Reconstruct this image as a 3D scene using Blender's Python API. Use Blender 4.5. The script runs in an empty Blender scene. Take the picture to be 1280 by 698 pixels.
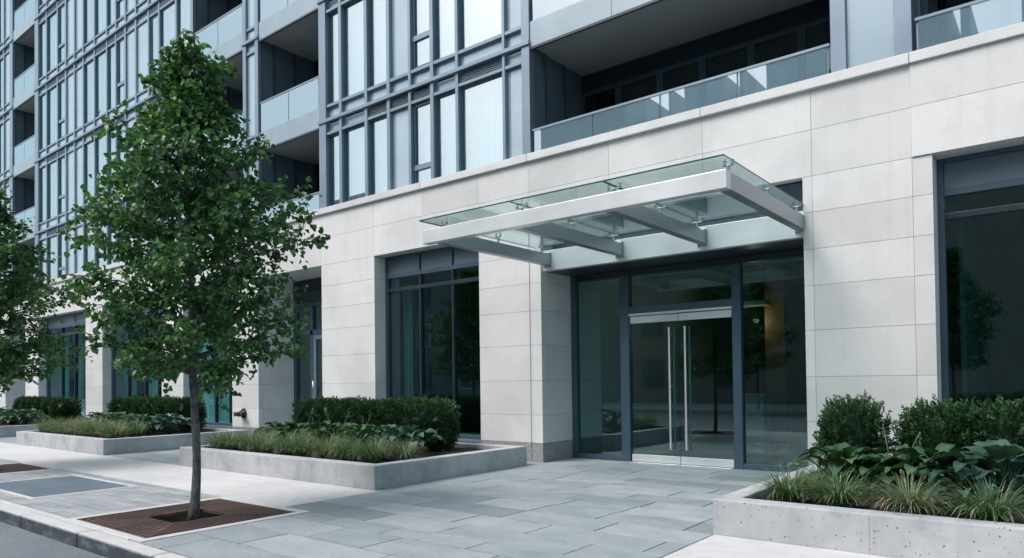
import bpy, bmesh, math, random
import numpy as np
from mathutils import Matrix, Vector

random.seed(7)
RNG = np.random.default_rng(11)
R = math.radians
scene = bpy.context.scene
COL = scene.collection

# ------------------------------------------------------------------ materials
MATS = {}


def new_mat(name):
    m = bpy.data.materials.new(name)
    m.use_nodes = True
    nt = m.node_tree
    nt.nodes.clear()
    out = nt.nodes.new('ShaderNodeOutputMaterial')
    MATS[name] = m
    return m, nt, out


def N(nt, kind, **kw):
    n = nt.nodes.new(kind)
    for k, v in kw.items():
        if k in n.inputs.keys() if hasattr(n.inputs, 'keys') else False:
            n.inputs[k].default_value = v
        else:
            setattr(n, k, v)
    return n


def ramp(nt, src, stops):
    r = nt.nodes.new('ShaderNodeValToRGB')
    e = r.color_ramp.elements
    e[0].position, e[0].color = stops[0][0], (*stops[0][1], 1)
    e[1].position, e[1].color = stops[-1][0], (*stops[-1][1], 1)
    for p, c in stops[1:-1]:
        x = e.new(p)
        x.color = (*c, 1)
    nt.links.new(src, r.inputs[0])
    return r.outputs[0]


def mixc(nt, a, b, fac, mode='MIX'):
    n = nt.nodes.new('ShaderNodeMix')
    n.data_type = 'RGBA'
    n.blend_type = mode
    for i, v in ((6, a), (7, b), (0, fac)):
        if isinstance(v, (tuple, list)):
            n.inputs[i].default_value = (*v[:3], 1)
        elif isinstance(v, (int, float)):
            n.inputs[i].default_value = v
        else:
            nt.links.new(v, n.inputs[i])
    return n.outputs[2]


def noise(nt, vec, scale, detail=4, rough=.55):
    n = nt.nodes.new('ShaderNodeTexNoise')
    n.inputs['Scale'].default_value = scale
    n.inputs['Detail'].default_value = detail
    n.inputs['Roughness'].default_value = rough
    nt.links.new(vec, n.inputs['Vector'])
    return n.outputs['Fac']


def coords(nt, scale=(1, 1, 1)):
    g = nt.nodes.new('ShaderNodeNewGeometry')
    m = nt.nodes.new('ShaderNodeMapping')
    m.inputs['Scale'].default_value = scale
    nt.links.new(g.outputs['Position'], m.inputs['Vector'])
    return m.outputs[0]


def principled(nt, out, base, rough=.5, metal=0., spec=.5, bump=None, bump_str=.2, bump_dist=.01):
    b = nt.nodes.new('ShaderNodeBsdfPrincipled')
    if isinstance(base, (tuple, list)):
        b.inputs['Base Color'].default_value = (*base[:3], 1)
    else:
        nt.links.new(base, b.inputs['Base Color'])
    if isinstance(rough, (int, float)):
        b.inputs['Roughness'].default_value = rough
    else:
        nt.links.new(rough, b.inputs['Roughness'])
    b.inputs['Metallic'].default_value = metal
    b.inputs['Specular IOR Level'].default_value = spec
    if bump is not None:
        u = nt.nodes.new('ShaderNodeBump')
        u.inputs['Strength'].default_value = bump_str
        u.inputs['Distance'].default_value = bump_dist
        nt.links.new(bump, u.inputs['Height'])
        nt.links.new(u.outputs[0], b.inputs['Normal'])
    nt.links.new(b.outputs[0], out.inputs[0])
    return b


def tone(nt):
    a = nt.nodes.new('ShaderNodeAttribute')
    a.attribute_name = 'tone'
    return a.outputs['Fac']


def rough_from(nt, fac, a, b):
    m = nt.nodes.new('ShaderNodeMapRange')
    m.inputs['To Min'].default_value = a
    m.inputs['To Max'].default_value = b
    nt.links.new(fac, m.inputs['Value'])
    return m.outputs[0]


def m_stone():
    m, nt, out = new_mat('limestone')
    v = coords(nt)
    big = noise(nt, v, 1.1, 5)
    fine = noise(nt, coords(nt, (6, 6, 40)), 3, 4)
    grit = noise(nt, v, 120, 2)
    c = ramp(nt, tone(nt), [(0, (.555, .572, .568)), (1, (.625, .645, .64))])
    c = mixc(nt, c, ramp(nt, big, [(.35, (.88, .885, .89)), (.62, (1.02, 1.02, 1.02))]), 1, 'MULTIPLY')
    c = mixc(nt, c, ramp(nt, fine, [(.3, (.90, .90, .89)), (.65, (1.02, 1.02, 1.02))]), .8, 'MULTIPLY')
    # thin rain streaks, long in z
    st = noise(nt, coords(nt, (9, 9, .35)), 1.0, 3)
    c = mixc(nt, c, ramp(nt, st, [(.55, (1, 1, 1)), (.78, (.86, .86, .86))]), .45, 'MULTIPLY')
    principled(nt, out, c, .75, spec=.3, bump=grit, bump_str=.12, bump_dist=.004)


def m_concrete(name, lo, hi, holes=False, score=False, rough=.8):
    m, nt, out = new_mat(name)
    v = coords(nt)
    big = noise(nt, v, .9, 6)
    med = noise(nt, v, 6, 5)
    grit = noise(nt, v, 160, 2)
    c = ramp(nt, big, [(.3, lo), (.68, hi)])
    c = mixc(nt, c, ramp(nt, med, [(.3, (.86, .87, .88)), (.65, (1.03, 1.03, 1.03))]), .8, 'MULTIPLY')
    c = mixc(nt, c, ramp(nt, grit, [(.3, (.9, .9, .9)), (.7, (1.05, 1.05, 1.05))]), .5, 'MULTIPLY')
    h = grit
    if holes:
        st = noise(nt, coords(nt, (7, 7, .5)), 1.0, 4)
        c = mixc(nt, c, ramp(nt, st, [(.5, (1, 1, 1)), (.75, (.78, .79, .8))]), .5, 'MULTIPLY')
        blot = noise(nt, v, 2.4, 5)
        c = mixc(nt, c, ramp(nt, blot, [(.54, (1, 1, 1)), (.72, (.58, .61, .63))]), .75, 'MULTIPLY')
        vo = nt.nodes.new('ShaderNodeTexVoronoi')
        vo.inputs['Scale'].default_value = 33
        nt.links.new(v, vo.inputs['Vector'])
        # only some cells carry a bug-hole, radius varies with the cell
        wn = nt.nodes.new('ShaderNodeSeparateColor')
        nt.links.new(vo.outputs['Color'], wn.inputs[0])
        mr = nt.nodes.new('ShaderNodeMapRange')
        mr.inputs['From Min'].default_value = .45
        mr.inputs['To Min'].default_value = 0
        mr.inputs['To Max'].default_value = .26
        nt.links.new(wn.outputs[0], mr.inputs['Value'])
        lt = nt.nodes.new('ShaderNodeMath')
        lt.operation = 'LESS_THAN'
        nt.links.new(vo.outputs['Distance'], lt.inputs[0])
        nt.links.new(mr.outputs[0], lt.inputs[1])
        c = mixc(nt, c, (.13, .14, .15), lt.outputs[0])
    principled(nt, out, c, rough, spec=.3, bump=h, bump_str=.18, bump_dist=.004)


def m_granite():
    m, nt, out = new_mat('granite')
    v = coords(nt)
    a = noise(nt, v, 70, 3, .7)
    b = noise(nt, v, 160, 2, .7)
    c = ramp(nt, a, [(.36, (.10, .11, .12)), (.5, (.26, .27, .285)), (.66, (.48, .49, .50))])
    c = mixc(nt, c, ramp(nt, b, [(.35, (.65, .65, .65)), (.6, (1.1, 1.1, 1.1))]), .8, 'MULTIPLY')
    principled(nt, out, c, .55)


def m_paver(name, stops):
    m, nt, out = new_mat(name)
    v = coords(nt)
    c = ramp(nt, tone(nt), stops)
    cloud = noise(nt, coords(nt, (1, 1.7, 1)), 2.3, 7, .62)
    fine = noise(nt, coords(nt, (1, 2.2, 1)), 14, 6, .72)
    c = mixc(nt, c, ramp(nt, cloud, [(.3, (.78, .80, .82)), (.66, (1.10, 1.09, 1.09))]), .9, 'MULTIPLY')
    c = mixc(nt, c, ramp(nt, fine, [(.32, (.76, .78, .80)), (.68, (1.13, 1.12, 1.11))]), .8, 'MULTIPLY')
    cleft = noise(nt, v, 9, 6, .65)
    principled(nt, out, c, rough_from(nt, cloud, .42, .72), spec=.45, bump=cleft, bump_str=.22, bump_dist=.012)


def m_asphalt():
    m, nt, out = new_mat('asphalt')
    v = coords(nt)
    g = noise(nt, v, 90, 5, .85)
    big = noise(nt, v, 1.1, 7, .65)
    c = ramp(nt, g, [(.36, (.06, .08, .095)), (.5, (.135, .165, .185)), (.66, (.36, .39, .41))])
    c = mixc(nt, c, ramp(nt, big, [(.3, (.75, .76, .78)), (.7, (1.15, 1.15, 1.14))]), .8, 'MULTIPLY')
    principled(nt, out, c, .85, bump=g, bump_str=.5, bump_dist=.006)


def m_kerb():
    """Pale concrete whose upright face carries road grime in uneven patches."""
    m, nt, out = new_mat('kerb_stone')
    v = coords(nt)
    g = noise(nt, v, 130, 2)
    b = noise(nt, coords(nt, (1.6, 1, 5)), 2.2, 6, .65)
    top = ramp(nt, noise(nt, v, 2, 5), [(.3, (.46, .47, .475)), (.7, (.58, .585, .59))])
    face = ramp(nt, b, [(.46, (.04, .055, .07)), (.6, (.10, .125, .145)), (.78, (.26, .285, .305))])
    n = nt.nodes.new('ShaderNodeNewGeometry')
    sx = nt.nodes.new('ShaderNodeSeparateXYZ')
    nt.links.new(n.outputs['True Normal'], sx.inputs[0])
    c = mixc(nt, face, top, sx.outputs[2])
    c = mixc(nt, c, ramp(nt, g, [(.3, (.85, .85, .85)), (.7, (1.06, 1.06, 1.06))]), .7, 'MULTIPLY')
    principled(nt, out, c, .8, bump=b, bump_str=.3, bump_dist=.01)


def m_metal(name, col, rough=.4, metal=0., var=.06, spec=.5, brushed=False, streak=False):
    m, nt, out = new_mat(name)
    if brushed:
        n = noise(nt, coords(nt, (1.2, 1.2, 160)), 2, 3)
        n2 = noise(nt, coords(nt), 1.6, 4)
        c = ramp(nt, n, [(.3, tuple(x * .9 for x in col)), (.7, tuple(min(1, x * 1.05) for x in col))])
        c = mixc(nt, c, ramp(nt, n2, [(.3, (.86, .87, .88)), (.7, (1.04, 1.04, 1.04))]), .8, 'MULTIPLY')
        principled(nt, out, c, rough_from(nt, n2, rough * .75, rough * 1.3), metal, spec, bump=n, bump_str=.03, bump_dist=.001)
    else:
        n = noise(nt, coords(nt), 1.7, 5)
        c = ramp(nt, n, [(.3, tuple(x * (1 - 2 * var) for x in col)), (.7, tuple(x * (1 + var) for x in col))])
        principled(nt, out, c, rough_from(nt, n, rough * .85, rough * 1.2), metal, spec)


def m_glass(name, tint, refl, ior=1.5, boost=0., wob=.0, film=None):
    """Architectural pane: Fresnel mirror over a tinted see-through body."""
    m, nt, out = new_mat(name)
    fr = nt.nodes.new('ShaderNodeFresnel')
    # the pane has two faces; the node inverts the index on back faces, so undo that there
    gb = nt.nodes.new('ShaderNodeNewGeometry')
    im = nt.nodes.new('ShaderNodeMapRange')
    im.inputs['To Min'].default_value = ior
    im.inputs['To Max'].default_value = 1 / ior
    nt.links.new(gb.outputs['Backfacing'], im.inputs['Value'])
    nt.links.new(im.outputs[0], fr.inputs[0])
    mr = nt.nodes.new('ShaderNodeMapRange')
    mr.inputs['To Min'].default_value = boost
    mr.inputs['To Max'].default_value = 1
    nt.links.new(fr.outputs[0], mr.inputs['Value'])
    t = nt.nodes.new('ShaderNodeBsdfTransparent')
    t.inputs[0].default_value = (*tint, 1)
    g = nt.nodes.new('ShaderNodeBsdfGlossy')
    g.inputs['Color'].default_value = (*refl, 1)
    g.inputs['Roughness'].default_value = .006
    if wob:
        n = noise(nt, coords(nt, (1, 1, .6)), 1.3, 2)
        u = nt.nodes.new('ShaderNodeBump')
        u.inputs['Strength'].default_value = wob
        u.inputs['Distance'].default_value = .02
        nt.links.new(n, u.inputs['Height'])
        nt.links.new(u.outputs[0], g.inputs['Normal'])
    mx = nt.nodes.new('ShaderNodeMixShader')
    nt.links.new(mr.outputs[0], mx.inputs[0])
    body = t.outputs[0]
    if film:        # even diffuse colour added to brighten a dark pane: (colour, share)
        d = nt.nodes.new('ShaderNodeBsdfDiffuse')
        d.inputs[0].default_value = (*film[0], 1)
        fx = nt.nodes.new('ShaderNodeMixShader')
        fx.inputs[0].default_value = film[1]
        nt.links.new(t.outputs[0], fx.inputs[1])
        nt.links.new(d.outputs[0], fx.inputs[2])
        body = fx.outputs[0]
    nt.links.new(body, mx.inputs[1])
    nt.links.new(g.outputs[0], mx.inputs[2])
    nt.links.new(mx.outputs[0], out.inputs[0])


def m_leaf(name, stops, trans=.25, rough=.42, spec=.4):
    m, nt, out = new_mat(name)
    c = ramp(nt, tone(nt), stops)
    n = noise(nt, coords(nt), 22, 3)
    c = mixc(nt, c, ramp(nt, n, [(.3, (.8, .82, .8)), (.7, (1.15, 1.13, 1.1))]), .8, 'MULTIPLY')
    b = nt.nodes.new('ShaderNodeBsdfPrincipled')
    nt.links.new(c, b.inputs['Base Color'])
    b.inputs['Roughness'].default_value = rough
    b.inputs['Specular IOR Level'].default_value = spec
    t = nt.nodes.new('ShaderNodeBsdfTranslucent')
    nt.links.new(mixc(nt, c, (1.1, 1.25, .5), 1, 'MULTIPLY'), t.inputs[0])
    mx = nt.nodes.new('ShaderNodeMixShader')
    mx.inputs[0].default_value = trans
    nt.links.new(b.outputs[0], mx.inputs[1])
    nt.links.new(t.outputs[0], mx.inputs[2])
    nt.links.new(mx.outputs[0], out.inputs[0])


def m_bark():
    m, nt, out = new_mat('bark')
    v = coords(nt, (1, 1, .35))
    a = noise(nt, v, 34, 6, .7)
    b = noise(nt, coords(nt, (1, 1, 2.2)), 9, 4)
    c = ramp(nt, a, [(.3, (.045, .048, .052)), (.55, (.125, .13, .135)), (.75, (.24, .245, .25))])
    c = mixc(nt, c, ramp(nt, b, [(.56, (1, 1, 1)), (.68, (.35, .33, .32))]), .8, 'MULTIPLY')
    principled(nt, out, c, .9, spec=.2, bump=a, bump_str=.7, bump_dist=.012)


def m_rust():
    m, nt, out = new_mat('rusty_iron')
    v = coords(nt)
    a = noise(nt, v, 2.6, 6, .65)
    b = noise(nt, v, 50, 4, .7)
    c = ramp(nt, a, [(.36, (.060, .043, .041)), (.58, (.10, .066, .058)), (.74, (.22, .115, .062))])
    c = mixc(nt, c, ramp(nt, b, [(.3, (.6, .6, .62)), (.7, (1.25, 1.2, 1.15))]), .9, 'MULTIPLY')
    principled(nt, out, c, .75, metal=.25, bump=b, bump_str=.3, bump_dist=.003)


def m_soil():
    m, nt, out = new_mat('soil')
    v = coords(nt)
    a = noise(nt, v, 38, 6, .75)
    c = ramp(nt, a, [(.3, (.012, .010, .009)), (.7, (.065, .052, .045))])
    principled(nt, out, c, .95, bump=a, bump_str=1, bump_dist=.03)


def m_brick():
    m, nt, out = new_mat('brick')
    g = nt.nodes.new('ShaderNodeNewGeometry')
    sx = nt.nodes.new('ShaderNodeSeparateXYZ')
    nt.links.new(g.outputs['Position'], sx.inputs[0])
    cx = nt.nodes.new('ShaderNodeCombineXYZ')
    nt.links.new(sx.outputs[0], cx.inputs[0])
    nt.links.new(sx.outputs[2], cx.inputs[1])
    br = nt.nodes.new('ShaderNodeTexBrick')
    br.inputs['Scale'].default_value = 4
    br.inputs['Color1'].default_value = (.31, .24, .21, 1)
    br.inputs['Color2'].default_value = (.25, .20, .18, 1)
    br.inputs['Mortar'].default_value = (.38, .37, .36, 1)
    nt.links.new(cx.outputs[0], br.inputs['Vector'])
    principled(nt, out, br.outputs[0], .85)


def m_emit(name, col, s):
    m, nt, out = new_mat(name)
    e = nt.nodes.new('ShaderNodeEmission')
    e.inputs[0].default_value = (*col, 1)
    e.inputs[1].default_value = s
    nt.links.new(e.outputs[0], out.inputs[0])


def m_curtain(name, a, b):
    m, nt, out = new_mat(name)
    v = coords(nt, (1, 1, .02))
    n = noise(nt, v, 14, 3)
    n2 = noise(nt, coords(nt, (1, 1, .3)), .8, 3)
    c = ramp(nt, n, [(.3, a), (.7, b)])
    c = mixc(nt, c, ramp(nt, n2, [(.3, (.85, .86, .88)), (.7, (1.03, 1.03, 1.03))]), .7, 'MULTIPLY')
    principled(nt, out, c, .8, spec=.1)


m_stone()
m_granite()
m_concrete('planter_concrete', (.345, .37, .385), (.49, .515, .525), holes=True)
m_concrete('walk_concrete', (.49, .50, .505), (.585, .59, .59))
m_concrete('slab_concrete', (.17, .18, .185), (.22, .23, .235))
m_paver('bluestone', [(0, (.225, .268, .288)), (.25, (.275, .32, .34)), (.75, (.31, .352, .37)), (1, (.36, .397, .412))])
m_paver('setts', [(0, (.28, .315, .33)), (1, (.38, .405, .415))])
m_paver('dark_slate', [(0, (.10, .145, .18)), (1, (.135, .18, .215))])
m_asphalt()
m_kerb()
m_metal('joint_dark', (.022, .027, .031), .9)
m_metal('mullion_blue', (.18, .25, .305), .38, .35)
m_metal('frame_blue', (.06, .105, .145), .36, .3)
m_metal('frame_dark', (.022, .034, .046), .34, .2)
m_metal('spandrel_blue', (.33, .43, .485), .16, .15, .04, .6)
m_metal('slab_edge_grey', (.255, .335, .38), .35, .2)
m_metal('panel_blue', (.12, .165, .205), .4, .2)
m_metal('louver_dark', (.10, .135, .165), .4, .3)
m_metal('stainless', (.62, .64, .65), .24, 1., brushed=True)
m_metal('steel_satin', (.37, .41, .43), .4, .85, brushed=True)
m_metal('brushed_bright', (.68, .725, .735), .36, .40, brushed=True)
m_metal('soffit_paint', (.33, .35, .355), .7)
m_metal('room_dark', (.115, .155, .16), .9)
m_metal('room_floor', (.11, .125, .13), .3)
m_metal('wood_warm', (.30, .17, .08), .5)
m_metal('desk_white', (.55, .57, .57), .5)
m_metal('handle_steel', (.80, .82, .83), .32, .6)
m_metal('fitting_steel', (.30, .33, .34), .45, .7)
m_metal('bronze', (.16, .15, .14), .35, .9)
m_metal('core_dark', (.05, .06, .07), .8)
m_glass('podium_glass', (.62, .82, .82), (.85, .97, .98), 1.52, .11)
m_glass('entry_glass', (.64, .83, .82), (.82, .96, .97), 1.5, .075)
m_glass('tower_glass', (.74, .81, .83), (.84, .92, .93), 1.6, .31)
m_glass('balcony_glass', (.60, .72, .77), (.85, .95, .98), 1.5, .20, film=((.30, .43, .50), .26))
m_glass('recess_glass', (.25, .33, .37), (.8, .9, .95), 1.5, .05)
m_glass('canopy_glass', (.85, .93, .925), (.88, .97, .98), 1.45, .02)
m_metal('glass_edge', (.02, .09, .085), .2)
m_metal('teal_film', (.52, .66, .67), .22, 0, .1)
m_curtain('curtain_white', (.52, .59, .61), (.68, .74, .755))
m_curtain('curtain_teal', (.26, .38, .39), (.52, .63, .64))
m_curtain('curtain_dim', (.16, .2, .21), (.3, .34, .35))
m_emit('lamp_warm', (1, .83, .58), 9)
m_emit('lamp_strip', (1, .50, .26), .15)
m_leaf('tree_leaf', [(0, (.022, .070, .033)), (.45, (.058, .150, .060)), (.8, (.108, .235, .085)), (1, (.16, .30, .115))], .36, .38, .45)
m_leaf('yew_leaf', [(0, (.009, .031, .017)), (.6, (.033, .09, .036)), (1, (.11, .205, .075))], .15, .45, .35)
m_leaf('hosta_leaf', [(0, (.012, .042, .020)), (.6, (.032, .09, .042)), (1, (.075, .155, .07))], .2, .36, .5)
m_leaf('hosta_blue', [(0, (.014, .048, .038)), (.6, (.034, .092, .072)), (1, (.08, .155, .12))], .18, .36, .5)
m_leaf('grass_green', [(0, (.032, .075, .034)), (.5, (.085, .165, .075)), (.8, (.20, .28, .16)), (1, (.46, .47, .37))], .25, .5, .3)
m_leaf('grass_tan', [(0, (.04, .078, .038)), (.45, (.11, .175, .095)), (.75, (.27, .30, .21)), (1, (.50, .47, .37))], .25, .5, .3)
m_bark()
m_rust()
m_soil()
m_brick()
M = MATS

# ------------------------------------------------------------------ mesh helpers


class MB:
    def __init__(self):
        self.v, self.f, self.mi, self.t, self.mats = [], [], [], [], []

    def mat(self, name):
        if name not in self.mats:
            self.mats.append(name)
        return self.mats.index(name)

    def face(self, pts, m, t=.5):
        k = len(self.v)
        self.v += [tuple(p) for p in pts]
        self.f.append(tuple(range(k, k + len(pts))))
        self.mi.append(self.mat(m))
        self.t.append(t)

    def box(self, x0, x1, y0, y1, z0, z1, m, t=.5):
        if x0 > x1: x0, x1 = x1, x0
        k = len(self.v)
        self.v += [(x0, y0, z0), (x1, y0, z0), (x1, y1, z0), (x0, y1, z0), (x0, y0, z1), (x1, y0, z1), (x1, y1, z1), (x0, y1, z1)]
        i = self.mat(m)
        for q in ((0, 3, 2, 1), (4, 5, 6, 7), (0, 1, 5, 4), (1, 2, 6, 5), (2, 3, 7, 6), (3, 0, 4, 7)):
            self.f.append(tuple(k + a for a in q))
            self.mi.append(i)
            self.t.append(t)
        return self

    def tube(self, pts, radii, m, seg=10, t=.5, cap=True):
        k0 = len(self.v)
        i = self.mat(m)
        pts = [Vector(p) for p in pts]
        up = None
        for n, p in enumerate(pts):
            d = (pts[min(n + 1, len(pts) - 1)] - pts[max(n - 1, 0)]).normalized()
            if up is None:
                a = Vector((1, 0, 0)) if abs(d.x) < .8 else Vector((0, 1, 0))
                up = d.cross(a).normalized()
            else:
                up = (up - d * up.dot(d)).normalized()
            b = d.cross(up)
            r = radii[n] if isinstance(radii, (list, tuple)) else radii
            for s in range(seg):
                a = 2 * math.pi * s / seg
                self.v.append(tuple(p + up * (r * math.cos(a)) + b * (r * math.sin(a))))
        for n in range(len(pts) - 1):
            for s in range(seg):
                a, b = k0 + n * seg + s, k0 + n * seg + (s + 1) % seg
                self.f.append((a, b, b + seg, a + seg))
                self.mi.append(i)
                self.t.append(t)
        if cap:
            for base, rev in ((k0, True), (k0 + (len(pts) - 1) * seg, False)):
                q = [base + s for s in range(seg)]
                self.f.append(tuple(reversed(q)) if rev else tuple(q))
                self.mi.append(i)
                self.t.append(t)
        return self

    def arrays(self, verts, faces, m, tones):
        k = len(self.v)
        i = self.mat(m)
        self.v += [tuple(x) for x in verts.tolist()]
        self.f += [tuple(int(a) + k for a in q) for q in faces.tolist()]
        n = len(faces)
        self.mi += [i] * n
        self.t += list(tones)
        return self

    def build(self, name, parent=None, smooth=False, bevel=0, origin=None):
        me = bpy.data.meshes.new(name)
        v = self.v
        if origin is not None:
            o0 = Vector(origin)
            v = [(a - o0.x, b - o0.y, c - o0.z) for a, b, c in v]
        me.from_pydata(v, [], self.f)
        for m in self.mats:
            me.materials.append(M[m])
        me.polygons.foreach_set('material_index', self.mi)
        a = me.attributes.new('tone', 'FLOAT', 'FACE')
        a.data.foreach_set('value', self.t)
        if smooth:
            me.polygons.foreach_set('use_smooth', [True] * len(self.f))
        me.update()
        o = bpy.data.objects.new(name, me)
        COL.objects.link(o)
        if origin is not None:
            o.location = origin
        if parent is not None:
            o.parent = parent
        if bevel:
            b = o.modifiers.new('bevel', 'BEVEL')
            b.width = bevel
            b.segments = 2
            b.limit_method = 'ANGLE'
        return o


def empty(name, loc=(0, 0, 0)):
    o = bpy.data.objects.new(name, None)
    o.location = loc
    o.empty_display_size = .2
    COL.objects.link(o)
    return o


def tag(o, label, cat, group=None):
    o['label'] = label
    o['category'] = cat
    if group:
        o['group'] = group
    return o


def struct(o, kind='structure'):
    o['kind'] = kind
    return o


def copy_tree(o, parent=None):
    c = o.copy()
    COL.objects.link(c)
    c.parent = parent
    for ch in list(o.children):
        copy_tree(ch, c)
    return c


def rnd(a, b):
    return random.uniform(a, b)


# ------------------------------------------------------------------ ground
FY = 9.55           # face of the stone podium
KY = 2.63           # kerb face


def slabs(mb, x0, x1, y0, y1, row, lmin, lmax, mat, z=0., gap=.010, th=.05, jit=.0):
    y = y0
    while y < y1 - .02:
        h = min(row * rnd(1 - jit, 1 + jit), y1 - y)
        if y1 - y - h < row * .35:
            h = y1 - y
        x = x0 - rnd(0, lmax)
        while x < x1:
            l = rnd(lmin, lmax)
            a, b = max(x, x0), min(x + l, x1)
            if b - a > .05:
                dz = rnd(-.0015, .0015)
                mb.box(a + gap / 2, b - gap / 2, y + gap / 2, y + h - gap / 2, z - th, z + dz, mat, random.random())
            x += l
        y += h


g = MB()
g.face([(-260, -260, -.16), (260, -260, -.16), (260, 260, -.16), (-260, 260, -.16)], 'slab_concrete')
struct(g.build('ground'))
g = MB()
g.face([(-260, -9, -.135), (260, -9, -.135), (260, KY - .004, -.135), (-260, KY - .004, -.135)], 'asphalt')
struct(g.build('road'))
g = MB()
x = -82.3
while x < 30:
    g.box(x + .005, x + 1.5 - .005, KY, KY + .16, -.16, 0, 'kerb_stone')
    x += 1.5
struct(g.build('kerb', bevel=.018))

GX = [-7.27, -14.17, -21.07, -27.97]      # tree pits
GH = .775                                # half size of a grate
GYC = 3.675
g = MB()      # sub-base under the joints, left open at the two tree pits
B0, B1 = KY + .16, 9.7
g.box(-80, GX[1] - GH, B0, B1, -.18, -.045, 'joint_dark')
g.box(GX[1] + GH, GX[0] - GH, B0, B1, -.18, -.045, 'joint_dark')
g.box(GX[0] + GH, 30, B0, B1, -.18, -.045, 'joint_dark')
for xc in GX[:2]:
    g.box(xc - GH, xc + GH, B0, GYC - GH, -.18, -.045, 'joint_dark')
    g.box(xc - GH, xc + GH, GYC + GH, B1, -.18, -.045, 'joint_dark')
struct(g.build('pavement_bed'))

# concrete walkway west of the plaza, tree-pit surrounds, and the walk east of it
W = 'walk_concrete'
g = MB()
for a, b in ((-6.88 - 1.9 * (k + 1), -6.88 - 1.9 * k) for k in range(38)):
    g.box(a + .004, b - .004, 4.56, 5.925, -.05, 0, W)
g.box(-80, -6.6, KY + .163, KY + .24, -.05, 0, W)
x = -2.49
while x < 30:
    g.box(x + .004, x + 2.4 - .004, KY + .163, 4.3, -.05, 0, W)
    g.box(x + .004, x + 2.4 - .004, 4.308, 5.925, -.05, 0, W)
    x += 2.4
struct(g.build('walkway', bevel=.004))

def surround(mb, xc):
    a, b, c, d, w = xc - GH - .006, xc + GH + .006, GYC - GH - .006, GYC + GH + .006, .10
    mb.box(a - w, b + w, c - w + .015, c, -.05, .003, W)
    mb.box(a - w, b + w, d, d + w, -.05, .003, W)
    mb.box(a - w, a, c, d, -.05, .003, W)
    mb.box(b, b + w, c, d, -.05, .003, W)


g = MB()
for xc in GX:
    surround(g, xc)
PL = (-12.1, -10.08, 3.16, 4.30)
a, b, c, d = PL
w = .07
g.box(a - w, b + w, c - w, c - .004, -.05, .003, W)
g.box(a - w, b + w, d + .004, d + w, -.05, .003, W)
g.box(a - w, a - .004, c - .004, d + .004, -.05, .003, W)
g.box(b + .004, b + w, c - .004, d + .004, -.05, .003, W)
struct(g.build('pavement_border', bevel=.004))

g = MB()      # narrow setts in the furniture strip, between the pits
edges = [(-6.38, -6.88)]
y0, y1 = KY + .245, 4.555
xs = [(GX[1] + GH + .11, PL[0] - .075), (PL[1] + .075, GX[0] - GH - .11), (GX[2] + GH + .11, GX[1] - GH - .11), (GX[3] + GH + .11, GX[2] - GH - .11), (-60, GX[3] - GH - .11)]
for a, b in xs:
    slabs(g, a, b, y0, y1, .13, .3, .62, 'setts', gap=.006)
slabs(g, PL[0] - .07, PL[1] + .07, y0, PL[2] - .075, .13, .3, .62, 'setts', gap=.006)
slabs(g, PL[0] - .07, PL[1] + .07, PL[3] + .075, y1, .09, .3, .62, 'setts', gap=.006)
for xc in GX:
    slabs(g, xc - GH - .108, xc + GH + .108, y0 - .0, GYC - GH - .1, .07, .4, .8, 'setts', gap=.006) if GYC - GH - .1 - y0 > .04 else None
struct(g.build('sett_paving'))

g = MB()      # bluestone plaza in front of the entrance and around the planters
slabs(g, -6.375, -2.495, KY + .165, 4.56, .47, .75, 1.5, 'bluestone', gap=.013, jit=.08)
slabs(g, -6.875, -2.495, 4.56, 5.93, .45, .75, 1.5, 'bluestone', gap=.013, jit=.08)
slabs(g, -26, 8, 5.93, 10.5, .42, .7, 1.4, 'bluestone', gap=.013, jit=.1)
slabs(g, -70, -26, 5.93, 10.5, .6, .9, 1.8, 'bluestone', gap=.009, jit=.1)
struct(g.build('plaza_paving', bevel=.003))

# dark stone infill panel (a paved-over pit)
g = MB()
slabs(g, PL[0], PL[1], PL[2], PL[3], .38, .55, 1.1, 'dark_slate', gap=.003)
tag(g.build('slate_panel'), 'dark blue slate panel set in a pale border between the two tree grates', 'paving panel')

# tree grates ---------------------------------------------------------------
HH = .27     # half of the hole


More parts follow.
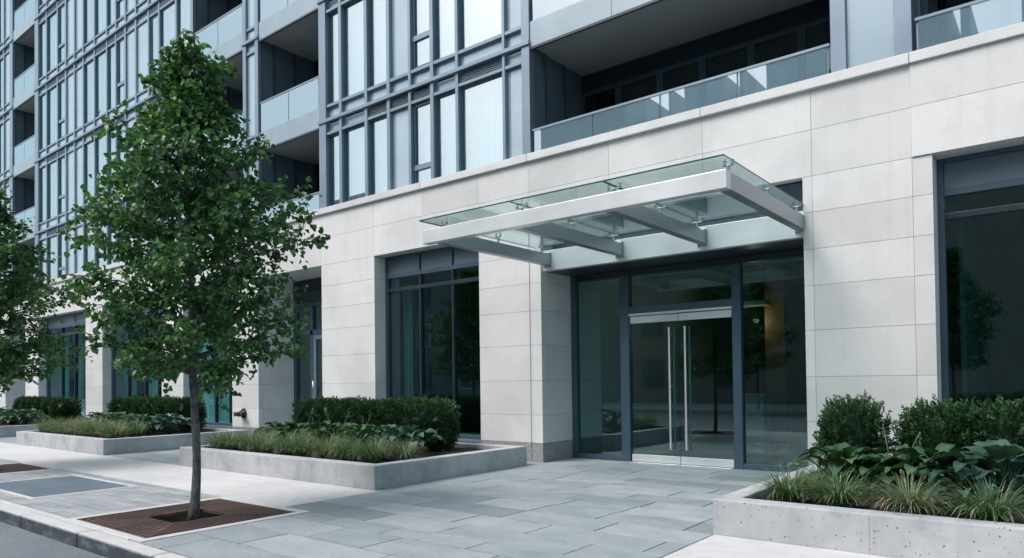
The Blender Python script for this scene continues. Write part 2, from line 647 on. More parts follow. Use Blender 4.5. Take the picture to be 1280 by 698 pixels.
def make_grate():
    root = empty('tree_grate', (0, 0, 0))
    for q in range(4):
        mb = MB()
        ca, sa = round(math.cos(q * math.pi / 2)), round(math.sin(q * math.pi / 2))

        def put(x0, x1, y0, y1, z0, z1):
            p = [(x0, y0), (x1, y1)]
            r = [(ca * x - sa * y, sa * x + ca * y) for x, y in p]
            mb.box(min(r[0][0], r[1][0]), max(r[0][0], r[1][0]), min(r[0][1], r[1][1]), max(r[0][1], r[1][1]), z0, z1, 'rusty_iron', random.random())
        # quadrant facing -y : bars parallel to the edge, shortening inwards
        nb = 9
        pitch = (GH - HH) / nb
        for k in range(nb):
            yo = GH - k * pitch
            hw = yo - .02
            put(-hw, hw, -yo, -yo + pitch * .56, -.03, 0)
        for fx in (-.66, -.33, 0, .33, .66):      # cross ties
            for k in range(nb - 1):
                yo = GH - k * pitch
                xx = fx * GH
                if abs(xx) < yo - .05:
                    put(xx - .012, xx + .012, -yo + pitch * .56, -yo + pitch, -.03, -.004)
        mb.build('grate_section', root)
    mb = MB()
    for sx, sy in ((1, 1), (1, -1), (-1, 1), (-1, -1)):
        a, b = HH - .01, GH - .004
        d = .014
        p = [(a * sx - d * sy * sx * sx * sx, a * sy + d), (a * sx + d * sx * sy * sy * sx, a * sy - d)]
        # diagonal rib as a thin box turned 45 degrees
        n = Vector((-sy, sx, 0)).normalized() * .013
        A, B = Vector((a * sx, a * sy, 0)), Vector((b * sx, b * sy, 0))
        mb.face([A + n + Vector((0, 0, .002)), B + n + Vector((0, 0, .002)), B - n + Vector((0, 0, .002)), A - n + Vector((0, 0, .002))] if sx * sy > 0 else
                [A - n + Vector((0, 0, .002)), B - n + Vector((0, 0, .002)), B + n + Vector((0, 0, .002)), A + n + Vector((0, 0, .002))], 'rusty_iron', .8)
    mb.build('diagonal_rib', root)
    mb = MB()
    mb.box(-GH, GH, -GH, GH, -.16, -.10, 'soil')
    mb.build('pit_soil', root)
    return root


grate = make_grate()
GL = ['rusty brown square tree grate round the trunk of the large front tree',
      'rusty brown tree grate at the left edge, beyond the dark slate panel',
      'rusty brown tree grate farthest along the pavement']
for i, xc in enumerate(GX[:2]):
    o = grate if i == 0 else copy_tree(grate)
    o.location = (xc, GYC, 0)
    tag(o, GL[i], 'tree grate', 'tree grates in the pavement')

# ------------------------------------------------------------------ building
BLD = empty('apartment_building', (-7, FY, 0))
BLD.location = (0, 0, 0)
tag(BLD, 'modern apartment building of blue glass storeys over a pale stone ground floor', 'building')

ST = 'limestone'
ZL, ZJ, ZH = 3.97, 4.57, 5.085     # lintel, header joint, underside of the parapet cap
G2 = .0017


def panel(mb, x0, x1, z0, z1, y=FY, th=.09, g=G2):
    mb.box(x0 + g, x1 - g, y, y + th, z0 + g, z1 - g, ST, random.random())


PIERS = [(-2.72, -1.25), (-8.33, -6.96), (-12.93, -11.17), (-16.63, -15.44), (-20.39, -19.13), (-25.73, -24.4), (-31.4, -30.04), (-36.2, -33.66), (-42, -39.5), (2.9, 4.4)]
OPEN = {'R': (-1.25, 2.9), 'E': (-6.96, -2.72), 'A': (-11.17, -8.33), 'B': (-15.44, -12.93), 'C': (-19.13, -16.63), 'D': (-24.4, -20.39), 'V': (-30.04, -25.73), 'F': (-33.66, -31.4), 'G': (-39.5, -36.2)}
DEPTH = {'R': .33, 'E': .91, 'A': .30, 'B': 1.0, 'C': .33, 'D': .28, 'V': .28, 'F': .8, 'G': .3}
COURSE = [.32, .79, 1.37, 1.97, 2.55, 3.02, 3.50, ZL]

wall = MB()
# header panels
hx = [-45, -42, -39.5, -36.2, -33.66, -31.4, -30.04, -27.9, -25.73, -24.4, -22.4, -20.39, -19.13, -17.9, -16.63, -15.44, -14.2, -12.93, -11.17, -9.75, -8.33, -7.18, -5.62, -4.08, -2.6, -1.46, .3, 2.0, 4.4]
for a, b in zip(hx[:-1], hx[1:]):
    proud = .022 if a >= -1.5 else 0
    panel(wall, a, b, ZL, ZJ, FY - proud, .15)
    panel(wall, a, b, ZJ, ZH, FY - proud, .15)
for i, (a, b) in enumerate(PIERS):
    base = MB()
    if i == 0:
        cuts = [(-2.72, -2.6), (-2.6, -1.46), (-1.46, -1.25)]
    elif i == 1:
        cuts = [(-8.33, -7.20), (-7.13, -6.96)]
    else:
        cuts = [(a, b)]
    for ca, cb in cuts:
        for z0, z1 in zip(COURSE[:-1], COURSE[1:]):
            wall.box(ca + .0012, cb - .0012, FY + (.006 if cb == -6.96 else 0), FY + .12, z0 + G2, z1 - G2, ST, random.random())
        base.box(ca + .001, cb - .001, FY + .004, FY + .12, -.02, .32 - G2, 'granite')
    if i == 1:
        for z0, z1 in zip(COURSE[:-1], COURSE[1:]):
            wall.box(-7.1995, -7.1305, FY + .014, FY + .12, z0 + G2, z1 - G2, ST, .3)
        base.box(-7.1995, -7.1305, FY + .014, FY + .12, -.02, .315, 'granite')
    # side faces (reveals) in the same courses
    dl = max(DEPTH.get(k, .3) for k in OPEN if abs(OPEN[k][1] - a) < .01) if any(abs(OPEN[k][1] - a) < .01 for k in OPEN) else .3
    dr = max(DEPTH.get(k, .3) for k in OPEN if abs(OPEN[k][0] - b) < .01) if any(abs(OPEN[k][0] - b) < .01 for k in OPEN) else .3
    for z0, z1 in zip(COURSE[:-1], COURSE[1:]):
        wall.box(a + .001, a + .09, FY + .122, FY + dl + .12, z0 + G2, z1 - G2, ST, random.random())
        wall.box(b - .09, b - .001, FY + .122, FY + dr + .12, z0 + G2, z1 - G2, ST, random.random())
    base.box(a + .001, a + .09, FY + .122, FY + dl + .12, -.02, .317, 'granite')
    base.box(b - .09, b - .001, FY + .122, FY + dr + .12, -.02, .317, 'granite')
    base.box(a + .05, b - .05, FY + .121, FY + .2, -.02, .31, 'granite')
    base.build('granite_plinth', BLD, bevel=.003)
    wall.box(a + .02, b - .02, FY + .125, FY + .36, -.02, ZL, 'joint_dark')
for k, (a, b) in OPEN.items():      # stone soffit under the header in each opening
    if k != 'E':
        wall.box(a, b, FY + .152, FY + DEPTH[k] + .1, ZL + .004, ZL + .08, ST, .4)
wall.box(-45, 4.4, FY + .16, FY + .40, ZL + .1, ZH - .01, 'joint_dark')
wall.build('stone_wall', BLD, bevel=.003)

cap = MB()
for a, b in zip([-45] + hx[3::2], hx[3::2] + [4.4]):
    if b - a > .05:
        cap.box(a + .003, b - .003, FY - .062, FY + .35, ZH + .001, 5.215, ST, random.random())
cap.build('parapet_cap', BLD, bevel=.008)


# ---- ground floor glazing ------------------------------------------------------
def room(name, x0, x1, y0, y1, z0, z1, wallm='room_dark', floorm='room_floor', ceil=None, parent=BLD):
    mb = MB()
    t = .06
    mb.box(x0, x1, y0, y1, z0 - t, z0, floorm)
    mb.box(x0, x1, y0, y1, z1, z1 + t, ceil or wallm)
    mb.box(x0, x1, y1, y1 + t, z0, z1, wallm)
    mb.box(x0 - t, x0, y0, y1, z0, z1, wallm)
    mb.box(x1, x1 + t, y0, y1, z0, z1, wallm)
    return mb.build(name, parent)


def glazing(k, mull, spandrel=True, glass='podium_glass', sill=.30, trans=(3.24, 3.31), fm='frame_blue', label=None):
    a, b = OPEN[k]
    y = FY + DEPTH[k]
    root = MB()
    f = .055
    top = 3.52 if spandrel else ZL
    root.box(a + .002, a + .07, y - .012, y + .12, sill, ZL, fm)
    root.box(b - .07, b - .002, y - .012, y + .12, sill, ZL, fm)
    root.box(a + .07, b - .07, y - .015, y + .12, sill, sill + .07, fm)
    root.box(a + .07, b - .07, y - .02, y + .12, ZL - .05, ZL - .001, fm)
    if spandrel:
        root.box(a + .07, b - .07, y - .018, y + .12, 3.52, 3.60, fm)
    if trans:
        root.box(a + .07, b - .07, y - .012, y + .1, trans[0], trans[1], 'frame_dark')
    xs = [a + .07] + mull + [b - .07]
    for m in mull:
        root.box(m - .022, m + .022, y - .010, y + .1, sill + .07, top, 'frame_dark')
    root.box(a, b, y - .03, y + .15, -.02, sill - .06, 'granite')
    root.box(a, b, y - .045, y + .14, sill - .055, sill - .004, 'mullion_blue')
    w = root.build('shop_window', BLD, bevel=.003)
    if label:
        w['label'] = label
    for i, (p, q) in enumerate(zip(xs[:-1], xs[1:])):
        p2 = p + (.022 if i else 0)
        q2 = q - (.022 if i < len(xs) - 2 else 0)
        if spandrel:
            s = MB()
            s.box(p2 + .004, q2 - .004, y + .012, y + .05, 3.604, ZL - .052, 'panel_blue', random.random())
            s.build('spandrel_panel', w, bevel=.003)
        segs = [(sill + .07, trans[0]), (trans[1], top)] if trans else [(sill + .07, top)]
        for z0, z1 in segs:
            s = MB()
            s.box(p2, q2, y + .04, y + .052, z0, z1, glass)
            s.build('pane', w)
    return w


def shop_room(k, depth=4.0, pad=.1):
    a, b = OPEN[k]
    y = FY + DEPTH[k] + .16
    return room('shop_interior', a - pad, b + pad, y, y + depth, .25, 4.05)


wA = glazing('A', [-10.15, -9.26], label='three bay shop window left of the entrance')
shop_room('A')
wR = glazing('R', [.3, 1.6], label='large dark shop window above the right planter')
shop_room('R')
wD = glazing('D', [-23.2, -22.05, -21.2], True)
shop_room('D')
wV = glazing('V', [-28.6, -27.4, -26.5], True)
shop_room('V')
wG = glazing('G', [-38.4, -37.3], True)
shop_room('G')
wC = glazing('C', [-18.05, -17.32], True, label='shop window with turquoise film behind the trunk')


def curtain(name, x0, x1, z0, z1, y, m, parent, amp=.022, lam=.11):
    mb = MB()
    n = max(6, int((x1 - x0) / lam * 6))
    ph = rnd(0, 6)
    for j in range(n):
        u0, u1 = x0 + (x1 - x0) * j / n, x0 + (x1 - x0) * (j + 1) / n
        f0, f1 = (y + amp * math.sin(2 * math.pi * u / lam + ph + .8 * math.sin(u * 5)) for u in (u0, u1))
        mb.face([(u0, f0, z0), (u1, f1, z0), (u1, f1, z1), (u0, f0, z1)], m)
    return mb.build(name, parent, smooth=True)


# teal film behind bay C, curtains behind D, V, A
s = MB()
s.box(-19.06, -16.70, FY + .40, FY + .42, .36, 3.9, 'teal_film')
s.build('window_film', wC)
for (x0, x1) in ((-24.2, -23.5), (-22.9, -21.75), (-21.0, -20.75)):
    curtain('curtain', x0, x1, .4, 3.95, FY + .62, 'curtain_teal', wD, .05, .3)
for (x0, x1) in ((-29.8, -28.9), (-28.2, -27.6), (-26.3, -25.9)):
    curtain('curtain', x0, x1, .4, 3.95, FY + .62, 'curtain_teal', wV, .05, .3)
curtain('curtain', -10.98, -10.72, .4, 3.45, FY + .62, 'curtain_dim', wA, .03, .12)
curtain('curtain', -8.75, -8.45, .4, 3.45, FY + .7, 'curtain_dim', wA, .03, .12)


# deep door bays B and F
def door_bay(k):
    a, b = OPEN[k]
    y = FY + DEPTH[k]
    mb = MB()
    fm = 'frame_blue'
    mb.box(a + .002, a + .10, y - .015, y + .1, 0, ZL, fm)
    mb.box(b - .10, b - .002, y - .015, y + .1, 0, ZL, fm)
    dx = a + .75
    mb.box(dx - .05, dx + .05, y - .012, y + .1, 0, 3.3, fm)
    mb.box(a + .1, b - .1, y - .012, y + .1, 2.58, 2.70, fm)
    mb.box(a + .1, b - .1, y - .012, y + .1, 3.30, 3.38, fm)
    mb.box(a + .1, b - .1, y + .03, y + .08, 3.384, ZL, 'frame_dark')
    for i in range(6):
        z = 3.42 + i * .04
        mb.box(a + .1, b - .1, y + .005, y + .025, z, z + .018, 'louver_dark')
    w = mb.build('side_entrance', BLD, bevel=.003)
    for x0, x1, z0, z1 in ((a + .1, dx - .05, .06, 2.58), (dx + .05, b - .1, 2.70, 3.30), (a + .1, dx - .05, 2.70, 3.30)):
        s = MB()
        s.box(x0, x1, y + .04, y + .052, z0, z1, 'podium_glass')
        s.build('pane', w)
    d = MB()
    x0, x1 = dx + .055, dx + 1.0
    d.box(x0, x0 + .10, y, y + .06, .01, 2.575, 'mullion_blue')
    d.box(x1 - .10, x1, y, y + .06, .01, 2.575, 'mullion_blue')
    d.box(x0 + .1, x1 - .1, y + .001, y + .059, .01, .2, 'mullion_blue')
    d.box(x0 + .1, x1 - .1, y + .001, y + .059, 2.46, 2.575, 'mullion_blue')
    d.box(x0 + .1, x1 - .1, y + .025, y + .037, .2, 2.46, 'podium_glass')
    dd = d.build('side_door', BLD, bevel=.003)
    h = MB()
    h.tube([(x0 + .05, y - .05, .95), (x0 + .05, y - .05, 1.45)], .012, 'stainless')
    h.tube([(x0 + .05, y + .005, 1.0), (x0 + .05, y - .05, 1.0)], .009, 'stainless')
    h.tube([(x0 + .05, y + .005, 1.4), (x0 + .05, y - .05, 1.4)], .009, 'stainless')
    h.build('handle', dd, smooth=True)
    s = MB()
    s.box(x1 + .005, b - .1, y + .03, y + .06, .01, 2.575, 'frame_dark')
    s.build('side_panel', w)
    room('vestibule', a, b, y + .14, y + 2.5, .0, 4.05)
    m2 = MB()
    m2.box(a, b, FY + .16, y + .1, -.03, -.004, 'bluestone', .2)
    m2.build('threshold', BLD)


door_bay('B')
door_bay('F')

# ---- main entrance ---------------------------------------------------------------
EY = 10.46
X0, X1 = OPEN['E']
fr = MB()
fb = 'frame_blue'
fr.box(X0 + .002, X0 + .10, EY - .02, EY + .10, .0, 3.20, fb)
fr.box(X1 - .10, X1 - .002, EY - .02, EY + .10, .0, 3.20, fb)
fr.box(-5.965, -5.80, EY - .03, EY + .10, .0, 3.10, fb)
fr.box(-4.035, -3.90, EY - .03, EY + .10, .0, 3.10, fb)
fr.box(X0 + .1, X1 - .1, EY - .02, EY + .10, 3.10, 3.20, 'frame_dark')
fr.box(-5.80, -4.035, EY - .022, EY + .10, 2.47, 2.575, fb)
fr.box(X0 + .1, -5.965, EY - .02, EY + .10, 0, .085, fb)
fr.box(-3.90, X1 - .1, EY - .02, EY + .10, 0, .085, fb)
entr = fr.build('entrance_frame', BLD, bevel=.004)
for x0, x1, z0, z1 in ((X0 + .1, -5.965, .085, 3.10), (-3.90, X1 - .1, .085, 3.10), (-5.80, -4.035, 2.575, 3.10)):
    s = MB()
    s.box(x0, x1, EY + .035, EY + .047, z0, z1, 'entry_glass')
    s.build('pane', entr)
s = MB()
s.box(-5.80, -4.035, EY - .028, EY + .06, 2.425, 2.462, 'brushed_bright')
s.build('door_head_strip', entr, bevel=.003)
s = MB()
s.box(-5.80, -4.035, EY - .12, EY + .3, -.01, .012, 'stainless')
s.build('threshold_strip', entr, bevel=.003)
for x0, x1, hx_ in ((-5.785, -4.925, -5.055), (-4.915, -4.05, -4.785)):
    d = MB()
    d.box(x0, x1, EY + .015, EY + .029, .13, 2.30, 'entry_glass')
    do = d.build('entrance_door', BLD)
    for nm, z0, z1 in (('bottom_rail', .016, .13), ('top_rail', 2.30, 2.412)):
        r_ = MB()
        r_.box(x0, x1, EY - .004, EY + .048, z0, z1, 'brushed_bright')
        r_.build(nm, do, bevel=.003)
    for side in (-1, 1):
        h = MB()
        hy = EY + .022 + side * .085
        h.tube([(hx_, hy, .24), (hx_, hy, 2.20)], .0165, 'handle_steel' if side < 0 else 'steel_satin', 14)
        for z in (.45, 1.25, 2.0):
            h.tube([(hx_, EY + .022 + side * .007, z), (hx_, hy, z)], .010, 'stainless', 10)
        h.build('handle', do, smooth=False)

# soffit, upper recess and fascia of the entrance
s = MB()
s.box(X0 + .002, X1 - .002, FY + .172, EY + .1, 3.205, 3.26, 'frame_dark')
s.build('entrance_soffit', BLD)
s = MB()
for a, b in ((X0 + .003, -5.6), (-5.595, -4.15), (-4.145, X1 - .003)):
    s.box(a, b, FY + .36, FY + .40, 3.55, ZL + .08, 'panel_blue', random.random())
s.box(X0, X1, FY + .152, FY + .36, ZL + .03, ZL + .08, 'frame_dark')
s.build('recess_panel', BLD, bevel=.002)
FAS = MB()
FAS.box(X0 + .004, X1 - .004, FY + .05, FY + .17, 3.205, 3.545, 'brushed_bright')

# lobby
lob = room('lobby_interior', X0, X1 + 1.6, EY + .14, EY + 6.5, .0, 3.5, 'room_dark', 'room_floor', 'soffit_paint')
s = MB()
for i in range(6):
    for z0, z1 in zip(COURSE[:-1], COURSE[1:]):
        if z0 < 3.4:
            s.box(X0 - .02, X0 + .04, EY + .16 + i * 1.0 + .003, EY + 1.16 + i * 1.0 - .003, z0 + .003, min(z1, 3.49) - .003, ST, random.random())
s.build('lobby_side_wall', lob)
s = MB()
s.box(-4.55, -4.18, 13.4, 13.75, 0, 3.49, 'wood_warm')
s.build('wood_column', lob, bevel=.01)
pl_ = bpy.data.lights.new('lobby_lamp', 'POINT')
pl_.energy = 1.8
pl_.color = (1, .62, .34)
pl_.shadow_soft_size = .05
plo = bpy.data.objects.new('lobby_lamp', pl_)
COL.objects.link(plo)
plo.location = (-4.66, 13.22, 2.45)
plo.parent = lob
s = MB()
s.box(-4.95, -4.4, 13.0, 13.3, 2.72, 2.80, 'desk_white')
pd = s.build('pendant_lamp', lob)
s = MB()
s.box(-4.9, -4.45, 13.05, 13.25, 2.712, 2.7195, 'lamp_strip')
s.build('lamp', pd)
s = MB()
for a in (-4.9, -4.45):
    s.tube([(a, 13.15, 2.79), (a, 13.15, 3.5)], .006, 'frame_dark', 6)
s.build('cable', pd)
s = MB()
s.box(-5.9, -3.9, EY + .5, EY + 2.2, .002, .014, 'joint_dark')
s.build('door_mat', lob)


def disc(mb, x, y, z, r, m, seg=20):
    mb.face([(x + r * math.cos(-2 * math.pi * i / seg), y + r * math.sin(-2 * math.pi * i / seg), z) for i in range(seg)], m)


for (lx, ly) in ((-5.57, 12.65), (-3.0, 15.2)):
    s = MB()
    s.tube([(lx, ly, 3.47), (lx, ly, 3.505)], .085, 'desk_white', 20)
    dl = s.build('ceiling_downlight', lob)
    s = MB()
    disc(s, lx, ly, 3.467, .065, 'lamp_warm')
    s.build('lamp', dl)

desk = empty('reception_desk', (-4.62, 12.95, 0))
tag(desk, 'pale reception desk inside the lobby behind the right entrance pane', 'desk')
s = MB()
s.box(-.24, .24, -.2, .2, 0, 1.04, 'desk_white')
s.build('desk_body', desk, bevel=.01)
s = MB()
s.box(-.27, .27, -.24, .22, 1.043, 1.08, 'desk_white')
s.build('desk_top', desk, bevel=.006)

# ---- canopy ----------------------------------------------------------------------
can = FAS.build('entrance_canopy', BLD, bevel=.004)
BZ0, BZ1 = 3.285, 3.475
b = MB()
b.box(-7.05, -2.70, 6.90, 7.02, BZ0, BZ1, 'brushed_bright')
b.build('front_beam', can, bevel=.006)
RIBS = [-6.84, -5.47, -4.12, -2.76]
for i, x in enumerate(RIBS):
    b = MB()
    b.box(x - .06, x + .06, 7.022, FY + .03, BZ0 + .003, BZ1 - .003, 'steel_satin')
    rb = b.build('rib_beam', can, bevel=.005)
    b = MB()
    b.box(x - .075, x + .075, FY + .03, FY + .048, BZ0 - .03, BZ1 + .03, 'stainless')
    b.build('end_plate', rb, bevel=.003)
GXS = [-7.08, -5.47, -4.12, -2.70]
for x0, x1 in zip(GXS[:-1], GXS[1:]):
    p = MB()
    z0, z1 = 3.598, 3.616
    xa, xb, ya, yb = x0 + .006, x1 - .006, 6.86, FY + .06
    p.face([(xa, ya, z0), (xa, yb, z0), (xb, yb, z0), (xb, ya, z0)], 'canopy_glass')
    p.face([(xa, ya, z1), (xb, ya, z1), (xb, yb, z1), (xa, yb, z1)], 'canopy_glass')
    for q in (((xa, ya), (xb, ya)), ((xb, ya), (xb, yb)), ((xb, yb), (xa, yb)), ((xa, yb), (xa, ya))):
        (u0, v0), (u1, v1) = q
        p.face([(u0, v0, z0), (u1, v1, z0), (u1, v1, z1), (u0, v0, z1)], 'glass_edge')
    p.build('glass_panel', can)
for x in RIBS:
    for y in (7.12, 8.3, 9.42):
        f = MB()
        f.tube([(x, y, BZ1 - .004), (x, y, 3.565)], .016, 'fitting_steel', 10)
        dx = .075 if x not in (RIBS[0], RIBS[-1]) else .04
        f.tube([(x - dx, y, 3.572), (x + dx, y, 3.572)], .009, 'fitting_steel', 8)
        for s_ in (-1, 1):
            f.tube([(x + s_ * dx, y, 3.567), (x + s_ * dx, y, 3.5965)], .018, 'fitting_steel', 12)
            f.tube([(x + s_ * dx, y, 3.6175), (x + s_ * dx, y, 3.624)], .020, 'fitting_steel', 12)
        f.build('glass_fitting', can)

# ---- tower -----------------------------------------------------------------------
SL = [7.12 + 2.7 * k for k in range(7)]       # slab lines
MF = FY               # front of mullions
GP = FY + .062        # glass plane
WD = .085
MU = 'mullion_blue'


def level_z(i):
    """clear glass range for storey i: 0 sits on the parapet, i>0 on slab i-1"""
    z0 = 5.2 if i == 0 else SL[i - 1] + .37
    return z0, SL[i] - .31


def curtain_wall(cols, nlev, pil=(), GP=GP):
    """cols: (x0, x1, kind) in order; kinds w window, o opening window, p panel."""
    top = SL[nlev - 1]
    fr = MB()
    xs = sorted(cols)
    # vertical mullions fill every gap between columns
    for (a0, a1, _), (b0, b1, _) in zip(xs[:-1], xs[1:]):
        fr.box(a1, b0, MF, GP + .03, 5.19, top + .5, MU)
    for a, b in pil:
        fr.box(a, b, MF - .012, GP + .03, 5.19, top + .5, MU)
    xa, xb = xs[0][0], xs[-1][1]
    for i in range(nlev):
        z = SL[i]
        fr.box(min([xa] + [p[0] for p in pil]) - .01, max([xb] + [p[1] for p in pil]) + .01, MF - .045, MF + .02, z - .035, z + .035, MU)   # projecting slab strip
        for x0, x1, k in xs:
            fr.box(x0, x1, MF + .010, GP + .03, z + .30, z + .365, MU)
            fr.box(x0, x1, MF + .010, GP + .03, z - .305, z - .245, MU)
    fr.build('mullion_frame', BLD, bevel=.004)
    for i in range(nlev):
        z0, z1 = level_z(i)
        z = SL[i]
        for ci, (x0, x1, k) in enumerate(xs):
            # spandrel pieces above and below the slab line
            s = MB()
            s.box(x0, x1, GP - .01, GP + .02, z + .036, z + .298, 'spandrel_blue', random.random())
            if k == 'o' or (k == 'w' and (ci in LOUV)) or (k == 'p' and ci in LOUV):
                s.box(x0, x1, GP + .012, GP + .03, z - .243, z - .036, 'frame_dark')
                for q in range(5):
                    zz = z - .238 + q * .041
                    s.box(x0 + .004, x1 - .004, GP - .045, GP + .008, zz, zz + .014, 'mullion_blue')
            else:
                s.box(x0, x1, GP - .01, GP + .02, z - .243, z - .036, 'spandrel_blue', random.random())
            s.build('spandrel_panel', BLD)
            if k == 'p':
                s = MB()
                s.box(x0, x1, GP - .012, GP + .02, z0, z1, 'spandrel_blue', random.random())
                s.build('tall_panel', BLD, bevel=.003)
                continue
            f = MB()
            e = .030
            e2 = .055 if k == 'o' else e
            bk = GP - .008 if GP < FY + .08 else GP - .03
            f.box(x0, x0 + e2, bk, GP + .03, z0, z1, 'frame_blue')
            f.box(x1 - e2, x1, bk, GP + .03, z0, z1, 'frame_blue')
            f.box(x0 + e2, x1 - e2, bk, GP + .03, z0, z0 + e2, 'frame_blue')
            f.box(x0 + e2, x1 - e2, bk, GP + .03, z1 - e2, z1, 'frame_blue')
            zs = [(z0 + e2, z1 - e2)]
            if k == 'o':
                zm = z0 + (.62 if i else .36)
                f.box(x0 + .002, x1 - .002, GP - .04, GP + .03, zm - .05, zm + .05, MU)
                zs = [(z0 + e2, zm - .05), (zm + .05, z1 - e2)]
            w = f.build('window', BLD)
            for a, b in zs:
                p = MB()
                p.box(x0 + e2, x1 - e2, GP + .0, GP + .010, a, b, 'tower_glass')
                p.build('pane', w)
            curtain('curtain', x0 + .01, x1 - .01, z0, z1, GP + .16 + rnd(0, .05), 'curtain_white', w, .018, .13)


LOUV = set()
T3 = [(-12.72, -12.28, 'w'), (-12.19, -11.44, 'w'), (-11.35, -10.75, 'w'), (-10.66, -10.12, 'p'), (-10.05, -9.52, 'o'), (-9.43, -8.86, 'w'), (-8.79, -7.74, 'w'), (-7.68, -7.30, 'p')]
LOUV = {2, 3, 6}
curtain_wall(T3, 2, [(-12.96, -12.72), (-7.30, -7.13)], FY + .10)
T7 = [(-30.0, -29.27, 'w'), (-29.18, -28.22, 'w'), (-28.13, -27.48, 'o'), (-27.36, -26.70, 'p'), (-26.60, -25.95, 'p'), (-25.86, -25.04, 'w'), (-24.95, -24.08, 'w'), (-24.0, -23.41, 'w'),
      (-23.32, -22.75, 'o'), (-22.65, -22.03, 'p'), (-21.93, -21.19, 'p'), (-21.10, -20.53, 'o'), (-20.44, -19.52, 'w'), (-19.43, -18.65, 'w')]
LOUV = {1, 6, 7, 12}
curtain_wall(T7, 5, [(-30.36, -30.0), (-18.65, -18.5)])
LOUV = {1}
T9 = [(-37.2, -36.3, 'w'), (-36.2, -35.4, 'w'), (-35.3, -34.75, 'p'), (-34.65, -33.95, 'w'), (-33.85, -33.15, 'p')]
curtain_wall(T9, 5, [(-33.15, -32.8)])
LOUV = set()
curtain_wall([(-15.9, -15.51, 'p')], 3, [(-16.04, -15.9), (-15.51, -15.36)])
curtain_wall([(-2.16, -1.62, 'p')], 1, [(-2.34, -2.16), (-1.62, -1.43)])

# recesses with balconies
DB = 1.62


def recess(x0, x1, nlev, door=True, start_rail=5.60):
    y0, y1 = FY + .12, FY + DB
    for i in range(nlev):
        zf = 4.5 if i == 0 else SL[i - 1]
        zc = SL[i] - .06
        mb = MB()
        # slab of this storey's ceiling (also the floor of the storey above), with the metal edge band
        n = max(1, round((x1 - x0) / 1.6))
        for q in range(n):
            a, b = x0 + (x1 - x0) * q / n, x0 + (x1 - x0) * (q + 1) / n
            mb.box(a + (.003 if q else .002), b - .003, FY + .01, FY + .05, SL[i] - .075, SL[i] + .36, 'slab_edge_grey', random.random())
        mb.box(x0, x1, FY + .052, y1, SL[i] - .05, SL[i] + .05, 'soffit_paint')
        mb.box(x0, x1, FY + .005, FY + .045, SL[i] - .12, SL[i] - .078, 'frame_dark')
        bal = mb.build('balcony', BLD, bevel=.003)
        # side walls and back wall
        mb = MB()
        mb.box(x0 - .06, x0 + .0, y0, y1 + .05, zf, zc, 'panel_blue')
        mb.box(x1, x1 + .06, y0, y1 + .05, zf, zc, 'panel_blue')
        mb.box(x0 + .001, x0 + .04, y0 + .25, y0 + .32, zf, zc, 'frame_blue')
        mb.box(x0 + .001, x0 + .04, y0 + .85, y0 + .92, zf, zc, 'frame_blue')
        mb.box(x0, x1, y1 + .012, y1 + .05, zf + 2.25, zc, 'frame_dark')
        mb.box(x0, x1, y1 + .3, y1 + .34, zf, zc, 'room_dark')
        mb.build('recess_wall', BLD)
        nd = max(2, round((x1 - x0) / .85))
        for q in range(nd):
            a, b = x0 + (x1 - x0) * q / nd, x0 + (x1 - x0) * (q + 1) / nd
            d = MB()
            e = .05 if q % 2 else .07
            d.box(a + .002, a + e, y1 - .02, y1 + .04, zf, zf + 2.25, 'frame_blue')
            d.box(b - e, b - .002, y1 - .02, y1 + .04, zf, zf + 2.25, 'frame_blue')
            d.box(a + e, b - e, y1 - .02, y1 + .04, zf + 2.17, zf + 2.25, 'frame_blue')
            d.box(a + e, b - e, y1 + .0, y1 + .012, zf, zf + 2.17, 'recess_glass')
            d.build('balcony_door', BLD)
        # railing
        zb, zt = (5.22, start_rail) if i == 0 else (SL[i - 1] + .365, SL[i - 1] + 1.06)
        r_ = MB()
        r_.box(x0 + .03, x1 - .02, FY + .015, FY + .065, zt, zt + .035, 'mullion_blue')
        n = max(2, round((x1 - x0) / 1.15))
        for q in range(n + 1):
            xx = x0 + .05 + (x1 - x0 - .1) * q / n
            r_.box(xx - .010, xx + .010, FY + .045, FY + .062, zb, zt, 'mullion_blue')
        rl = r_.build('balcony_railing', BLD)
        for q in range(n):
            a, b = x0 + .05 + (x1 - x0 - .1) * q / n, x0 + .05 + (x1 - x0 - .1) * (q + 1) / n
            p = MB()
            p.box(a + .012, b - .012, FY + .025, FY + .037, zb, zt, 'balcony_glass')
            p.build('pane', rl)


recess(-7.13, -2.34, 2)
recess(-1.43, 3.6, 1)
recess(-15.36, -12.96, 3)
recess(-18.5, -16.04, 4)
recess(-32.8, -30.36, 5)

# solid core of the storeys behind the glass
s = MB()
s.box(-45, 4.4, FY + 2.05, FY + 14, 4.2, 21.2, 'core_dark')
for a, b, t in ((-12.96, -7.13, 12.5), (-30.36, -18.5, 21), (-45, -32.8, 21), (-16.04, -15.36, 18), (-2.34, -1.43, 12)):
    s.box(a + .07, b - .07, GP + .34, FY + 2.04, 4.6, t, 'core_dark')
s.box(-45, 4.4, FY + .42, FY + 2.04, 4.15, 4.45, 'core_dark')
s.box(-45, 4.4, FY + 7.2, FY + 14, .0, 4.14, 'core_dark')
s.build('building_core', BLD)

